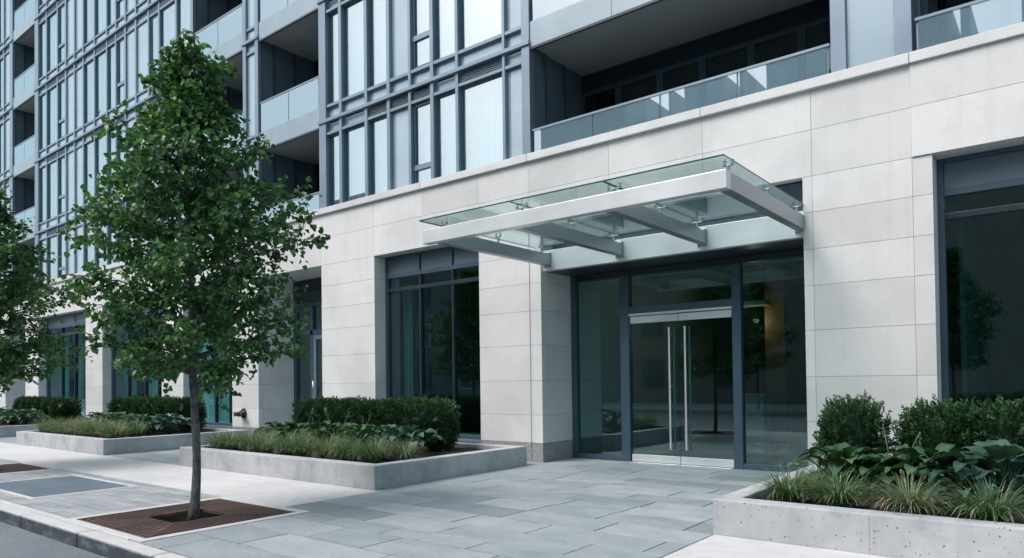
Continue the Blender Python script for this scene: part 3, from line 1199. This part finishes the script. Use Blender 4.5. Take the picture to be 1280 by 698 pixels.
# fire-department connection on the pier
hyd = empty('wall_hydrant', (-16.08, FY, .66))
tag(hyd, 'small bronze fire hose connection on the stone pier left of the side entrance', 'hose connection')
s = MB()
s.tube([(0, .0, 0), (0, -.03, 0)], [.13, .125], 'bronze', 20)
s.build('back_plate', hyd)
s = MB()
s.tube([(0, -.03, 0), (0, -.10, 0)], .075, 'bronze', 16)
s.build('body', hyd)
for sx in (-1, 1):
    s = MB()
    s.tube([(sx * .03, -.07, 0), (sx * .09, -.19, -.01)], .05, 'bronze', 14)
    s.tube([(sx * .09, -.19, -.01), (sx * .103, -.22, -.012)], .06, 'bronze', 14)
    s.build('outlet', hyd)

# ------------------------------------------------------------------ planters
PZ, PW = .31, .19


def planter(x0, x1, y0, y1, label):
    root = empty('concrete_planter', ((x0 + x1) / 2, (y0 + y1) / 2, 0))
    tag(root, label, 'planter', 'concrete planters along the facade')
    cx, cy = root.location.x, root.location.y
    bm = bmesh.new()
    o = [(x0 - cx, y0 - cy), (x1 - cx, y0 - cy), (x1 - cx, y1 - cy), (x0 - cx, y1 - cy)]
    i = [(x0 + PW - cx, y0 + PW - cy), (x1 - PW - cx, y0 + PW - cy), (x1 - PW - cx, y1 - PW - cy), (x0 + PW - cx, y1 - PW - cy)]
    V = lambda p, z: bm.verts.new((p[0], p[1], z))
    ob, ot = [V(p, -.01) for p in o], [V(p, PZ) for p in o]
    it, ib = [V(p, PZ) for p in i], [V(p, .05) for p in i]
    for k in range(4):
        n = (k + 1) % 4
        bm.faces.new((ob[k], ob[n], ot[n], ot[k]))
        bm.faces.new((ot[k], ot[n], it[n], it[k]))
        bm.faces.new((it[k], it[n], ib[n], ib[k]))
    bm.normal_update()
    me = bpy.data.meshes.new('planter_wall')
    bm.to_mesh(me)
    bm.free()
    me.materials.append(M['planter_concrete'])
    w = bpy.data.objects.new('planter_wall', me)
    COL.objects.link(w)
    w.parent = root
    bv = w.modifiers.new('bevel', 'BEVEL')
    bv.width = .012
    bv.segments = 2
    bv.limit_method = 'ANGLE'
    # soil with a gently uneven surface
    nx, ny = 26, 16
    xs = np.linspace(x0 + PW - cx - .01, x1 - PW - cx + .01, nx)
    ys = np.linspace(y0 + PW - cy - .01, y1 - PW - cy + .01, ny)
    sm = MB()
    hz = RNG.uniform(-.02, .02, (nx, ny))
    for a in range(nx - 1):
        for b in range(ny - 1):
            sm.face([(xs[a], ys[b], .245 + hz[a, b]), (xs[a + 1], ys[b], .245 + hz[a + 1, b]), (xs[a + 1], ys[b + 1], .245 + hz[a + 1, b + 1]), (xs[a], ys[b + 1], .245 + hz[a, b + 1])], 'soil')
    sm.build('soil', root)
    # form-work joints show as thin dark lines down the wall faces
    j = MB()
    xx = x0 + 1.25
    while xx < x1 - .3:
        j.box(xx - cx - .0015, xx - cx + .0015, y0 - cy - .0012, y0 - cy + .01, .0, PZ - .012, 'slab_concrete')
        xx += 1.25
    j.box(x1 - cx - .01, x1 - cx + .0012, y0 - cy + .45 - .0015, y0 - cy + .45 + .0015, 0, PZ - .012, 'slab_concrete')
    j.build('form_joint', root)
    return root


planter(-12.03, -6.97, 5.93, 9.12, 'long low concrete planter beside the entrance, just left of the door')
planter(-20.14, -15.12, 5.93, 9.12, 'long low concrete planter in the middle distance, behind the front tree')
planter(-28.2, -23.2, 5.93, 9.12, 'farthest low concrete planter at the left edge')
planter(-2.50, 3.2, 5.93, 9.3, 'pitted concrete planter in the right foreground')


# ------------------------------------------------------------------ plants
def leaf_cloud(P, D, Nn, L, Wd, tones, fold=.22, curl=.15):
    """P base points, D unit directions, Nn unit normals, L/Wd arrays -> verts, faces, tones. Ovate folded leaves, 2 quads each."""
    n = len(P)
    S = np.cross(D, Nn)
    S /= np.linalg.norm(S, axis=1, keepdims=True) + 1e-9
    L = L[:, None]
    Wd = Wd[:, None]
    b = P
    t = P + D * L - Nn * L * curl
    l1 = P + D * L * .30 + S * Wd * .5 + Nn * Wd * fold
    l2 = P + D * L * .68 + S * Wd * .36 + Nn * Wd * fold * .6 - Nn * L * curl * .4
    r1 = P + D * L * .30 - S * Wd * .5 + Nn * Wd * fold
    r2 = P + D * L * .68 - S * Wd * .36 + Nn * Wd * fold * .6 - Nn * L * curl * .4
    V = np.stack([b, l1, l2, t, r2, r1], 1).reshape(-1, 3)
    k = np.arange(n)[:, None] * 6
    F = np.concatenate([k + np.array([[0, 3, 2, 1]]), k + np.array([[0, 5, 4, 3]])], 1).reshape(-1, 4)
    T = np.repeat(tones, 2)
    return V, F, T


def unit(a):
    return a / (np.linalg.norm(a, axis=-1, keepdims=True) + 1e-9)


ENV = [(1.48, .36), (1.6, .80), (1.85, 1.04), (2.15, 1.13), (2.55, 1.20), (2.95, 1.24), (3.3, 1.15), (3.7, .98), (4.1, .78), (4.5, .56), (4.8, .40), (5.2, .22)]


def env_r(z):
    return float(np.interp(z, [e[0] for e in ENV], [e[1] for e in ENV]))


def make_tree(seed, spread=1.0, nprim=104):
    rs = np.random.default_rng(seed)
    rr = random.Random(seed)
    root = empty('street_tree', (0, 0, 0))
    tk = MB()
    pts, rad = [], []
    for k in range(30):
        z = -.06 + k * (5.1 / 29)
        pts.append((.035 * math.sin(z * 1.1) + .02 * math.sin(z * 3.1), .03 * math.sin(z * 1.4 + 1), z))
        rad.append(.046 * (1 - z / 5.3) ** .75 + .004 + (.014 * math.exp(-max(z, 0) / .06)) + .004 * rs.uniform(-1, 1) * (z < 1.5))
    tk.tube(pts, rad, 'bark', 14)
    P, D, NN, LL, WW, TT = [], [], [], [], [], []

    def trunk_at(z):
        i = int(np.clip((z + .06) / (5.1 / 29), 0, 28))
        return np.array(pts[i])
    for k in range(nprim):
        u = (k + rs.uniform(0, 1)) / nprim
        z0 = 1.48 + 3.6 * u ** 1.0
        az = k * 2.39996 + rs.uniform(-.35, .35)
        up = rs.uniform(.30, .75) + .35 * u
        # length so the tip reaches the envelope
        lump = .68 + .34 * rs.uniform(0, 1) + .12 * math.sin(az * 3 + seed) + (.10 if rs.uniform() < .10 else 0)
        r = env_r(min(5.05, z0 + .35)) * lump * spread
        if z0 < 2.0:
            up *= .75
        d = np.array([math.cos(az), math.sin(az), up])
        p = trunk_at(z0)
        n = 8
        line = [p]
        for q in range(n):
            f = (q + 1) / n
            step = np.array([d[0], d[1], d[2] * (1 - .75 * f)]) * r / n
            p = p + step + rs.uniform(-.02, .02, 3)
            line.append(p)
        tk.tube(line, [max(.003, (.020 * (1 - .6 * u)) * (1 - q / (n + .5))) for q in range(n + 1)], 'bark', 6, cap=False)
        # twigs
        nt_ = int((13 + 11 * r) * (1 - .4 * u * u))
        for q in range(nt_):
            f = .18 + .82 * (q + rs.uniform()) / nt_
            i = min(n - 1, int(f * n))
            p0 = line[i] + (line[i + 1] - line[i]) * (f * n - i)
            td = unit(np.array([math.cos(az), math.sin(az), .25]) * .7 + rs.normal(0, .75, 3))
            tl = rs.uniform(.14, .34) * (.65 + .35 * min(1, r))
            tip = p0 + td * tl + np.array([0, 0, -.03])
            if rs.uniform() < .5:
                tk.tube([p0, (p0 + tip) / 2 + np.array([0, 0, .01]), tip], [.004, .003, .002], 'bark', 4, cap=False)
            m = int(rs.uniform(7, 13))
            for w in range(m):
                g_ = (w + .6) / m
                base_ = p0 + (tip - p0) * g_
                ld = unit(td * .5 + rs.normal(0, .65, 3) + np.array([0, 0, -.38]))
                nn = unit(np.array([0, 0, 1.0]) + rs.normal(0, .55, 3))
                nn = unit(nn - ld * np.dot(nn, ld))
                P.append(base_ + ld * .02)
                D.append(ld)
                NN.append(nn)
                L_ = rs.uniform(.044, .076)
                LL.append(L_)
                WW.append(L_ * rs.uniform(.85, 1.1))
                # tone varies at random from leaf to leaf, a few paler
                tt = rs.normal(.45, .25)
                if rs.uniform() < .06:
                    tt += .35
                TT.append(min(1, max(0, tt)))
    trunk = tk.build('trunk', root, smooth=True)
    V, F, T = leaf_cloud(np.array(P), np.array(D), np.array(NN), np.array(LL), np.array(WW), np.array(TT))
    mb = MB()
    mb.arrays(V, F, 'tree_leaf', T)
    mb.build('crown', root)
    return root


tree1 = make_tree(5)
tree1.location = (-7.16, 3.66, 0)
tree1.scale = (.94, .94, .965)
tree1.rotation_euler.z = R(20)
tag(tree1, 'leafy green street tree with bare trunk in the front rusty grate', 'tree', 'street trees in grates')
tree2 = make_tree(9, 1.16)
tree2.location = (-14.35, 3.66, 0)
tree2.scale = (1.05, 1.05, .95)
tag(tree2, 'dark green tree cut by the left edge, its trunk out of frame', 'tree', 'street trees in grates')

# ---- yew shrubs
def make_yew(name, hx, hy, hz, seed, n=1100, loose=.0, sq=4.0):
    rs = np.random.default_rng(seed)
    P, D, NN, LL, WW, TT = [], [], [], [], [], []
    th = rs.uniform(0, 2 * np.pi, n)
    ph = np.arccos(rs.uniform(-1, 1, n))
    for a, p in zip(th, ph):
        d = np.array([math.sin(p) * math.cos(a), math.sin(p) * math.sin(a), math.cos(p)])
        k = (abs(d[0]) ** sq + abs(d[1]) ** sq + abs(d[2]) ** sq) ** (-1 / sq)
        lump = 1 + .05 * math.sin(a * 4 + p * 3 + seed) + .05 * math.sin(a * 9 + p * 7)
        rr = k * lump * rs.uniform(.74, 1.0) * (1 + loose * max(0, rs.normal(0, .5)))
        c = np.array([d[0] * hx, d[1] * hy, d[2] * hz]) * rr + np.array([0, 0, hz])
        if c[2] < .0:
            continue
        sd = unit(d + np.array([0, 0, .45]) + rs.normal(0, .35, 3))
        depth = np.clip(rr / k, .7, 1.1)
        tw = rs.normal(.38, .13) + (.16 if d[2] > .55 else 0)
        m = 15
        lt = rs.uniform(.05, .095) * (1 + loose)
        for j in range(m):
            f = j / (m - 1)
            s_ = unit(np.cross(sd, rs.normal(0, 1, 3)))
            ld = unit(sd * .75 + s_ * .75)
            P.append(c + sd * lt * (f - .4))
            D.append(ld)
            NN.append(unit(np.cross(ld, s_) + 1e-4))
            LL.append(rs.uniform(.022, .036))
            WW.append(rs.uniform(.011, .017))
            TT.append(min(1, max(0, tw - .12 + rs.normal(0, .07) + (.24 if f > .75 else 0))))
    mb = MB()
    V, F, T = leaf_cloud(np.array(P), np.array(D), np.array(NN), np.array(LL), np.array(WW), np.array(TT), .05, .08)
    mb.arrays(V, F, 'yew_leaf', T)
    # woody stems and a twiggy inner mass that closes the view through
    for q in range(7):
        a = q * 2.4
        mb.tube([(0, 0, -.05), (.3 * hx * math.cos(a), .3 * hy * math.sin(a), hz * .6), (.45 * hx * math.cos(a), .45 * hy * math.sin(a), hz * 1.3)], [.018, .012, .006], 'bark', 6)
    core = bmesh.new()
    bmesh.ops.create_icosphere(core, subdivisions=3, radius=1)
    cv = []
    for v in core.verts:
        c = np.array(v.co)
        k = (np.abs(c) ** sq).sum() ** (-1 / sq)
        k *= (.74 - .25 * loose) + .05 * math.sin(c[0] * 9 + seed) + .04 * math.sin(c[2] * 11)
        cv.append((c[0] * k * hx, c[1] * k * hy, c[2] * k * hz + hz))
    cf = [[v.index for v in f.verts] for f in core.faces]
    core.free()
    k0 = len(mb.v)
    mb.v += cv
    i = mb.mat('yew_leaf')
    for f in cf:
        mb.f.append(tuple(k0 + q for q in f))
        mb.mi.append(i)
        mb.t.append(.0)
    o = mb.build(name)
    return o


def ordinal(n):
    return ['first', 'second', 'third', 'fourth', 'fifth', 'sixth', 'seventh', 'eighth', 'ninth', 'tenth', 'eleventh', 'twelfth', 'thirteenth', 'fourteenth'][n]


PROTO = {}


def place(proto, loc, rz, sc, label, cat, group):
    o = PROTO[proto]
    if o.get('used'):
        o = o.copy()
        COL.objects.link(o)
    else:
        o['used'] = 1
    o.location = loc
    o.rotation_euler = (0, 0, rz)
    o.scale = (sc, sc, sc) if isinstance(sc, (int, float)) else sc
    tag(o, label, cat, group)
    return o


PROTO['clip_a'] = make_yew('yew_shrub', .36, .36, .40, 21, 1500)
PROTO['clip_b'] = make_yew('yew_shrub', .36, .36, .40, 22, 1500)
PROTO['loose_a'] = make_yew('yew_shrub', .33, .33, .41, 23, 1350, .16, 3.4)
PROTO['loose_b'] = make_yew('yew_shrub', .36, .36, .41, 24, 1500, .15, 3.6)

# clipped hedge of the near left planter: six in the row plus the rounder end shrub
xs = [-11.75, -11.2, -10.62, -10.05, -9.5, -8.95]
for i, x in enumerate(reversed(xs)):
    place('clip_a' if i % 2 else 'clip_b', (x, 8.52 + rnd(-.04, .04), .24), rnd(0, 6.28) // 1.57 * 1.57 + rnd(-.1, .1), rnd(.98, 1.04),
          f'clipped yew in the hedge beside the entrance, {ordinal(i)} left of the round end shrub', 'shrub', 'yew hedge of the planter beside the entrance')
place('clip_b', (-8.25, 8.25, .24), .6, (1.1, 1.05, 1.03), 'rounded yew ending the hedge beside the entrance, nearest the door', 'shrub', 'yew hedge of the planter beside the entrance')
for i, x in enumerate([-16.75, -17.4, -18.05, -18.7, -19.35, -20.0, -20.6][:6]):
    place('clip_a' if i % 2 else 'clip_b', (x, 8.45 + rnd(-.04, .04), .24), rnd(0, 6.28) // 1.57 * 1.57, (rnd(1.02, 1.1), 1.05, rnd(.98, 1.02)),
          f'clipped yew in the hedge behind the front tree, {ordinal(i)} from its right end', 'shrub', 'yew hedge of the middle planter')
for i, x in enumerate([-24.2, -24.9, -25.6, -26.3, -27.0, -27.6]):
    place('clip_b' if i % 2 else 'clip_a', (x, 8.45 + rnd(-.04, .04), .24), rnd(0, 6.28) // 1.57 * 1.57, (rnd(1.05, 1.12), 1.05, rnd(.97, 1.0)),
          f'clipped yew in the far left hedge, {ordinal(i)} from its right end', 'shrub', 'yew hedge of the far planter')
for (x, y, p, s, l) in ((-1.82, 8.0, 'loose_a', (.86, .9, 1.02), 'shaggy upright yew standing alone before the stone pier right of the entrance'),
                        (-1.03, 8.05, 'loose_b', (.88, .95, 1.0), 'shaggy yew in the right planter, next after the lone one'),
                        (-.42, 8.1, 'loose_b', 1.02, 'dense yew at the right edge of the picture'),
                        (.25, 8.1, 'loose_a', 1.02, 'yew in the right planter cut off by the picture edge')):
    if x < 0:
        place(p, (x, y, .24), rnd(0, 6.28), s, l, 'shrub', 'yews of the right planter')


# ---- hostas
def make_hosta(name, mat, seed, nl=52, size=.245, long=1.4, stalks=0):
    rs = np.random.default_rng(seed)
    mb = MB()
    for k in range(nl):
        f = k / (nl - 1)
        az = k * 2.39996 + rs.uniform(-.3, .3)
        el0 = R(84) - f * R(55) + rs.uniform(-.12, .12)          # petiole rise
        rad = np.array([math.cos(az), math.sin(az), 0])
        pl = size * (1.25 + .5 * f) * rs.uniform(.8, 1.15)
        tip = rad * pl * math.cos(el0) + np.array([0, 0, pl * math.sin(el0)])
        mb.tube([(0, 0, 0), tuple(tip * .6 + np.array([0, 0, .01])), tuple(tip)], [.006, .005, .004], mat, 5, .3, cap=False)
        L = size * rs.uniform(.58, .86)
        W = L / long
        side = np.array([-math.sin(az), math.cos(az), 0])
        roll = rs.normal(0, .25)
        side = unit(side + np.array([0, 0, roll]))
        nseg = 7
        el = el0 - R(30)
        p = tip.copy()
        rows = []
        tn = float(np.clip(rs.normal(.52, .34), 0, 1))
        for j in range(nseg + 1):
            t = j / nseg
            w = W * (math.sin(math.pi * min(1, t * .93 + .07) ** .72)) * .5
            if j == nseg:
                w = .002
            d = rad * math.cos(el) + np.array([0, 0, math.sin(el)])
            nrm = np.cross(d, side)
            nrm = nrm if nrm[2] > 0 else -nrm
            cup = .35 * w
            wav = .006 * math.sin(j * 2.1 + k)
            rows.append([p + side * w + nrm * (cup + wav), p + side * w * .5 + nrm * cup * .30, p, p - side * w * .5 + nrm * cup * .30, p - side * w + nrm * (cup - wav)])
            p = p + d * L / nseg
            el -= R(6) + rs.uniform(0, R(6))
        k0 = len(mb.v)
        i = mb.mat(mat)
        for r_ in rows:
            mb.v += [tuple(q) for q in r_]
        for j in range(nseg):
            for c in range(4):
                a = k0 + j * 5 + c
                mb.f.append((a, a + 1, a + 6, a + 5))
                mb.mi.append(i)
                mb.t.append(min(1, max(0, tn + (.06 if c in (1, 2) else -.03))))
    for k in range(stalks):        # thin bare flower stalks above the leaves
        a = 1 + k * 2.3
        q = [(math.cos(a) * .03, math.sin(a) * .03, .1), (math.cos(a) * .10, math.sin(a) * .10, .38), (math.cos(a) * .2, math.sin(a) * .2, .60 + .05 * k)]
        mb.tube(q, [.004, .0035, .003], 'grass_tan', 5, .5)
        e = Vector(q[-1])
        for b in range(7):
            mb.tube([e - Vector((0, 0, .016 * b)), e - Vector((0, 0, .016 * b + .012)) + Vector((math.cos(b * 2.4) * .016, math.sin(b * 2.4) * .016, 0))], [.004, .002], 'grass_tan', 5, .7)
    return mb.build(name, smooth=True)


PROTO['hosta_g'] = make_hosta('hosta_plant', 'hosta_leaf', 31)
PROTO['hosta_g2'] = make_hosta('hosta_plant', 'hosta_leaf', 32, 50, .24, 1.32, 2)
PROTO['hosta_b'] = make_hosta('hosta_plant', 'hosta_blue', 33, 46, .26, 1.45)


# ---- grass tufts
def make_grass(name, mat, seed, nb=230, h=.36, spread=1.0, seedheads=0):
    rs = np.random.default_rng(seed)
    mb = MB()
    i = mb.mat(mat)
    for k in range(nb):
        az = rs.uniform(0, 2 * math.pi)
        r0 = .10 * math.sqrt(rs.uniform())
        lean = float(np.clip(rs.uniform(.10, 1.0) ** .65 * spread, .1, 1.5))
        L = h * rs.uniform(.65, 1.22)
        w = rs.uniform(.0020, .0038)
        rad = np.array([math.cos(az), math.sin(az), 0])
        b2 = az + rs.normal(0, .4)
        base_ = np.array([math.cos(b2), math.sin(b2), 0]) * r0
        side = np.array([-math.sin(az), math.cos(az), 0])
        p = base_.copy()
        el = math.pi / 2 - lean * .42
        n = 6
        rows = []
        tn = float(np.clip(rs.normal(.42, .2), 0, 1))
        for j in range(n + 1):
            t = j / n
            ww = w * (1 - t ** 2.2) + .0006
            rows.append((p + side * ww, p - side * ww))
            d = rad * math.cos(el) + np.array([0, 0, math.sin(el)])
            p = p + d * L / n
            el -= lean * (.10 + .55 * t)
        k0 = len(mb.v)
        for a, b in rows:
            mb.v += [tuple(a), tuple(b)]
        for j in range(n):
            a = k0 + j * 2
            mb.f.append((a, a + 1, a + 3, a + 2))
            mb.mi.append(i)
            mb.t.append(min(1, tn + .30 * (j / n) ** 2))
    return mb.build(name)


PROTO['grass_a'] = make_grass('grass_tuft', 'grass_green', 41, 520, .40, 1.3)
PROTO['grass_b'] = make_grass('grass_tuft', 'grass_green', 42, 540, .41, 1.45)
PROTO['grass_t'] = make_grass('grass_tuft', 'grass_tan', 43, 540, .41, 1.4)

# near left planter: two staggered rows of grass, a belt of hostas
xs = [-7.6, -8.1, -8.62, -9.12, -9.65, -10.15, -10.68, -11.2, -11.62]
for i, x in enumerate(xs):
    place(['grass_a', 'grass_b', 'grass_t'][i % 3], (x, 6.42 + rnd(-.05, .05), .235), rnd(0, 6), rnd(.92, 1.08),
          f'front row grass tuft in the planter beside the entrance, {ordinal(i)} from its right corner', 'grass tuft', 'grass tufts of the planter beside the entrance')
xs = [-7.42, -7.85, -8.9, -9.9, -10.95]
for i, x in enumerate(xs):
    place(['grass_t', 'grass_b', 'grass_a'][i % 3], (x, 6.86 + rnd(-.06, .06), .235), rnd(0, 6), rnd(.92, 1.1) * (.85 if i == 0 else 1),
          f'second row grass tuft in the planter beside the entrance, {ordinal(i)} from the right', 'grass tuft', 'grass tufts of the planter beside the entrance')
xs = [-7.95, -8.5, -9.05, -9.6, -10.15, -10.7, -11.3]
for i, x in enumerate(xs):
    place(['hosta_b', 'hosta_b', 'hosta_g', 'hosta_g2'][i % 4] if i < 3 else ['hosta_g', 'hosta_g2'][i % 2], (x, 7.5 + rnd(-.1, .1), .235), rnd(0, 6), rnd(1.0, 1.15),
          f'broad leaved hosta before the hedge beside the entrance, {ordinal(i)} from the right', 'hosta', 'hostas of the planter beside the entrance')
for i, x in enumerate([-9.0, -9.7, -10.4, -11.1]):
    place(['hosta_g', 'hosta_g2'][i % 2], (x, 7.95 + rnd(-.05, .05), .235), rnd(0, 6), rnd(.85, 1.0),
          f'hosta tucked right against the hedge beside the entrance, {ordinal(i)} from the right', 'hosta', 'hostas of the planter beside the entrance')

# middle planter
xs = [-15.75, -16.25, -16.75, -17.25, -17.75, -18.25, -18.75, -19.25, -19.7]
for i, x in enumerate(xs):
    place(['grass_t', 'grass_t', 'grass_b', 'grass_t'][i % 4], (x, 6.42 + rnd(-.05, .05), .235), rnd(0, 6), rnd(1.0, 1.18),
          f'front row grass tuft of the middle planter, {ordinal(i)} from its right corner', 'grass tuft', 'grass tufts of the middle planter')
for i, x in enumerate([-16.0, -17.0, -18.0, -19.1]):
    place(['grass_b', 'grass_t'][i % 2], (x, 6.95 + rnd(-.05, .05), .235), rnd(0, 6), rnd(1.0, 1.2),
          f'grass tuft in the second row of the middle planter, {ordinal(i)} from the right', 'grass tuft', 'grass tufts of the middle planter')
for i, x in enumerate([-15.9, -16.5, -17.15, -17.8, -18.45, -19.1, -19.7]):
    place(['hosta_b', 'hosta_g'][i % 2], (x, 7.55 + rnd(-.1, .1), .235), rnd(0, 6), rnd(1.0, 1.15),
          f'broad leaved hosta before the hedge of the middle planter, {ordinal(i)} from the right', 'hosta', 'hostas of the middle planter')

# far planter
for i, x in enumerate([-23.75, -24.3, -24.85, -25.4, -25.95, -26.5, -27.1]):
    place(['grass_t', 'grass_b'][i % 2], (x, 6.45 + rnd(-.05, .05), .235), rnd(0, 6), rnd(1.0, 1.15),
          f'tan grass tuft in the far left planter, {ordinal(i)} from its right corner', 'grass tuft', 'grass tufts of the far planter')
for i, x in enumerate([-23.9, -24.6, -25.3, -26.0, -26.7, -27.3]):
    place(['hosta_b', 'hosta_g'][i % 2], (x, 7.35 + rnd(-.1, .1), .235), rnd(0, 6), rnd(1.05, 1.2),
          f'hosta in the far left planter, {ordinal(i)} from its right end', 'hosta', 'hostas of the far planter')

# right planter
for (x, y, p, s, l) in ((-2.03, 6.52, 'grass_b', 1.0, 'wispy grass tuft at the near corner of the right planter'),
                        (-1.58, 6.42, 'grass_a', 1.0, 'green grass tuft in the right planter, next to the corner tuft'),
                        (-1.05, 6.38, 'grass_t', 1.0, 'tan grey grass tuft in the middle front of the right planter'),
                        (-.52, 6.36, 'grass_b', 1.02, 'green grass tuft at the right edge, front of the right planter'),
                        (-1.9, 7.0, 'grass_t', .95, 'pale grass tuft behind the corner tuft of the right planter')):
    place(p, (x, y, .235), rnd(0, 6), (s, s, s * .86), l, 'grass tuft', 'grass tufts of the right planter')
for (x, y, p, s, l) in ((-1.72, 7.3, 'hosta_g', 1.1, 'broad leaved hosta at the foot of the lone yew in the right planter'),
                        (-1.28, 7.12, 'hosta_g2', 1.05, 'low hosta in the gap between the two yews of the right planter'),
                        (-.98, 7.2, 'hosta_g', 1.18, 'bright green hosta before the second yew of the right planter'),
                        (-.48, 7.1, 'hosta_b', 1.25, 'blue green hosta with large leaves at the right edge'),
                        (-.75, 6.75, 'hosta_b', .72, 'small hosta between the tufts at the front of the right planter')):
    place(p, (x, y, .235), rnd(0, 6), s, l, 'hosta', 'hostas of the right planter')

# ------------------------------------------------------------------ across the street (seen mirrored in the glass)
def far_building(x0, x1, h, mat, label, mirror_blocks=()):
    root = empty('town_building', ((x0 + x1) / 2, -17, 0))
    cx = (x0 + x1) / 2
    tag(root, label, 'building')
    mb = MB()
    mb.box(x0 - cx, x1 - cx, -10, 0, -.1, h, mat)
    mb.box(x0 - cx - .1, x1 - cx + .1, -10, .15, h, h + .35, 'slab_concrete')
    mb.build('wall', root)
    for a, b, t in mirror_blocks:  # unseen roof blocks added, spaced so their gaps mirror as bright patches in glass
        k = MB()
        k.box(a - cx, b - cx, -5, -.3, h + .352, t, 'desk_white')
        k.build('mirror_roof_block', root)
    n = max(5, int((x1 - x0) / 4.2))
    for fl in range(int(h / 3.1)):
        for q in range(n):
            xx = x0 - cx + (q + .5) * (x1 - x0) / n
            z = .9 + fl * 3.1
            w = MB()
            w.box(xx - .65, xx + .65, .01, .09, z, z + 1.7, 'desk_white' if (q + fl) % 3 == 0 else 'frame_blue')
            o = w.build('window', root)
            w = MB()
            w.box(xx - .57, xx + .57, .085, .105, z + .08, z + 1.62, 'room_dark')
            w.build('pane', o)


far_building(-110, -49, 12.5, 'slab_concrete', 'long pale building far down the opposite side, mirrored in the left windows')
far_building(-48, -27, 14.6, 'slab_concrete', 'pale grey building across the street, mirrored in the far shop windows', [(-48, -43.5, 16.6)])
far_building(-26.5, 1.5, 15.4, 'brick', 'brick building across the street, mirrored in the balcony glass above the entrance',
             [(-26.4, -18.9, 17.7), (-17.5, -17.36, 17.7), (-16.55, -14.3, 17.7), (-13.45, -13.24, 17.7), (-12.05, -3.9, 17.7), (-3.58, -3.22, 17.7), (-1.4, 1.4, 17.7)])
far_building(2.5, 24, 9.2, 'slab_concrete', 'low grey building across the street, mirrored in the right shop window')
g = MB()
g.box(-90, 60, -17.2, -9, -.16, 0, 'walk_concrete')
struct(g.build('pavement_opposite'))
for i, (x, y) in enumerate(((-3.5, -10.5), (3.2, -10.8), (-11, -10.4))):
    t = copy_tree(tree2 if i % 2 else tree1)
    t.location = (x, y, 0)
    t.rotation_euler.z = i * 1.7
    t.scale = (1.25, 1.25, 1.2)
    tag(t, ['tree across the street, mirrored in the entrance doors', 'tree across the street, mirrored in the right entrance pane', 'tree across the street, mirrored in the shop window'][i], 'tree', 'trees across the street')

# ------------------------------------------------------------------ light
world = bpy.data.worlds.new('World')
scene.world = world
world.use_nodes = True
nt = world.node_tree
nt.nodes.clear()
sky = nt.nodes.new('ShaderNodeTexSky')
sky.sky_type = 'NISHITA'
sky.sun_disc = False
SUN_EL, SUN_AZ = 52, 205       # degrees; azimuth clockwise from +Y
sky.sun_elevation = R(SUN_EL)
sky.sun_rotation = R(SUN_AZ)
sky.air_density = 1.0
sky.dust_density = 4.0
sky.ozone_density = 1.0
hs = nt.nodes.new('ShaderNodeHueSaturation')
hs.inputs['Saturation'].default_value = .92
hs.inputs['Hue'].default_value = .455
nt.links.new(sky.outputs[0], hs.inputs['Color'])
bg = nt.nodes.new('ShaderNodeBackground')
bg.inputs[1].default_value = .13
nt.links.new(hs.outputs[0], bg.inputs[0])
wo = nt.nodes.new('ShaderNodeOutputWorld')
nt.links.new(bg.outputs[0], wo.inputs[0])

ld = bpy.data.lights.new('sun', 'SUN')
ld.energy = 1.2
ld.angle = R(28)
ld.color = (1, .995, .98)
lo = bpy.data.objects.new('sun', ld)
COL.objects.link(lo)
az, el = R(SUN_AZ), R(SUN_EL)
sd = Vector((math.sin(az) * math.cos(el), math.cos(az) * math.cos(el), math.sin(el)))
lo.rotation_euler = sd.to_track_quat('Z', 'Y').to_euler()
lo.location = sd * 40

# ------------------------------------------------------------------ camera
cam_d = bpy.data.cameras.new('camera')
cam = bpy.data.objects.new('camera', cam_d)
COL.objects.link(cam)
scene.camera = cam
r_ = Vector((0.7823417843805605, 0.6227210036134149, -0.012644527311920192))
u_ = Vector((0.02081179532372511, -0.005845899736261175, 0.9997663200126702))
f_ = Vector((-0.6225015675383025, 0.7824221220766798, 0.017533433701963492))
mw = Matrix(((r_.x, u_.x, -f_.x, 0), (r_.y, u_.y, -f_.y, 0), (r_.z, u_.z, -f_.z, 1.35), (0, 0, 0, 1)))
cam.matrix_world = mw
cam_d.sensor_fit = 'HORIZONTAL'
cam_d.sensor_width = 36
cam_d.lens = 882.73 / 1280 * 36
cam_d.shift_y = (462.48 - 349) / 1280
cam_d.clip_end = 1000
cam_d.clip_start = .05

for o in list(bpy.data.objects):
    if 'used' in o:
        del o['used']

scene.render.engine = 'CYCLES'
scene.cycles.use_denoising = True
scene.cycles.max_bounces = 8
scene.cycles.diffuse_bounces = 4
scene.cycles.glossy_bounces = 4
scene.cycles.transparent_max_bounces = 24
scene.cycles.sample_clamp_indirect = 6
scene.view_settings.view_transform = 'Standard'
scene.view_settings.look = 'None'
scene.view_settings.gamma = 1
scene.view_settings.use_curve_mapping = False
scene.view_settings.exposure = .83
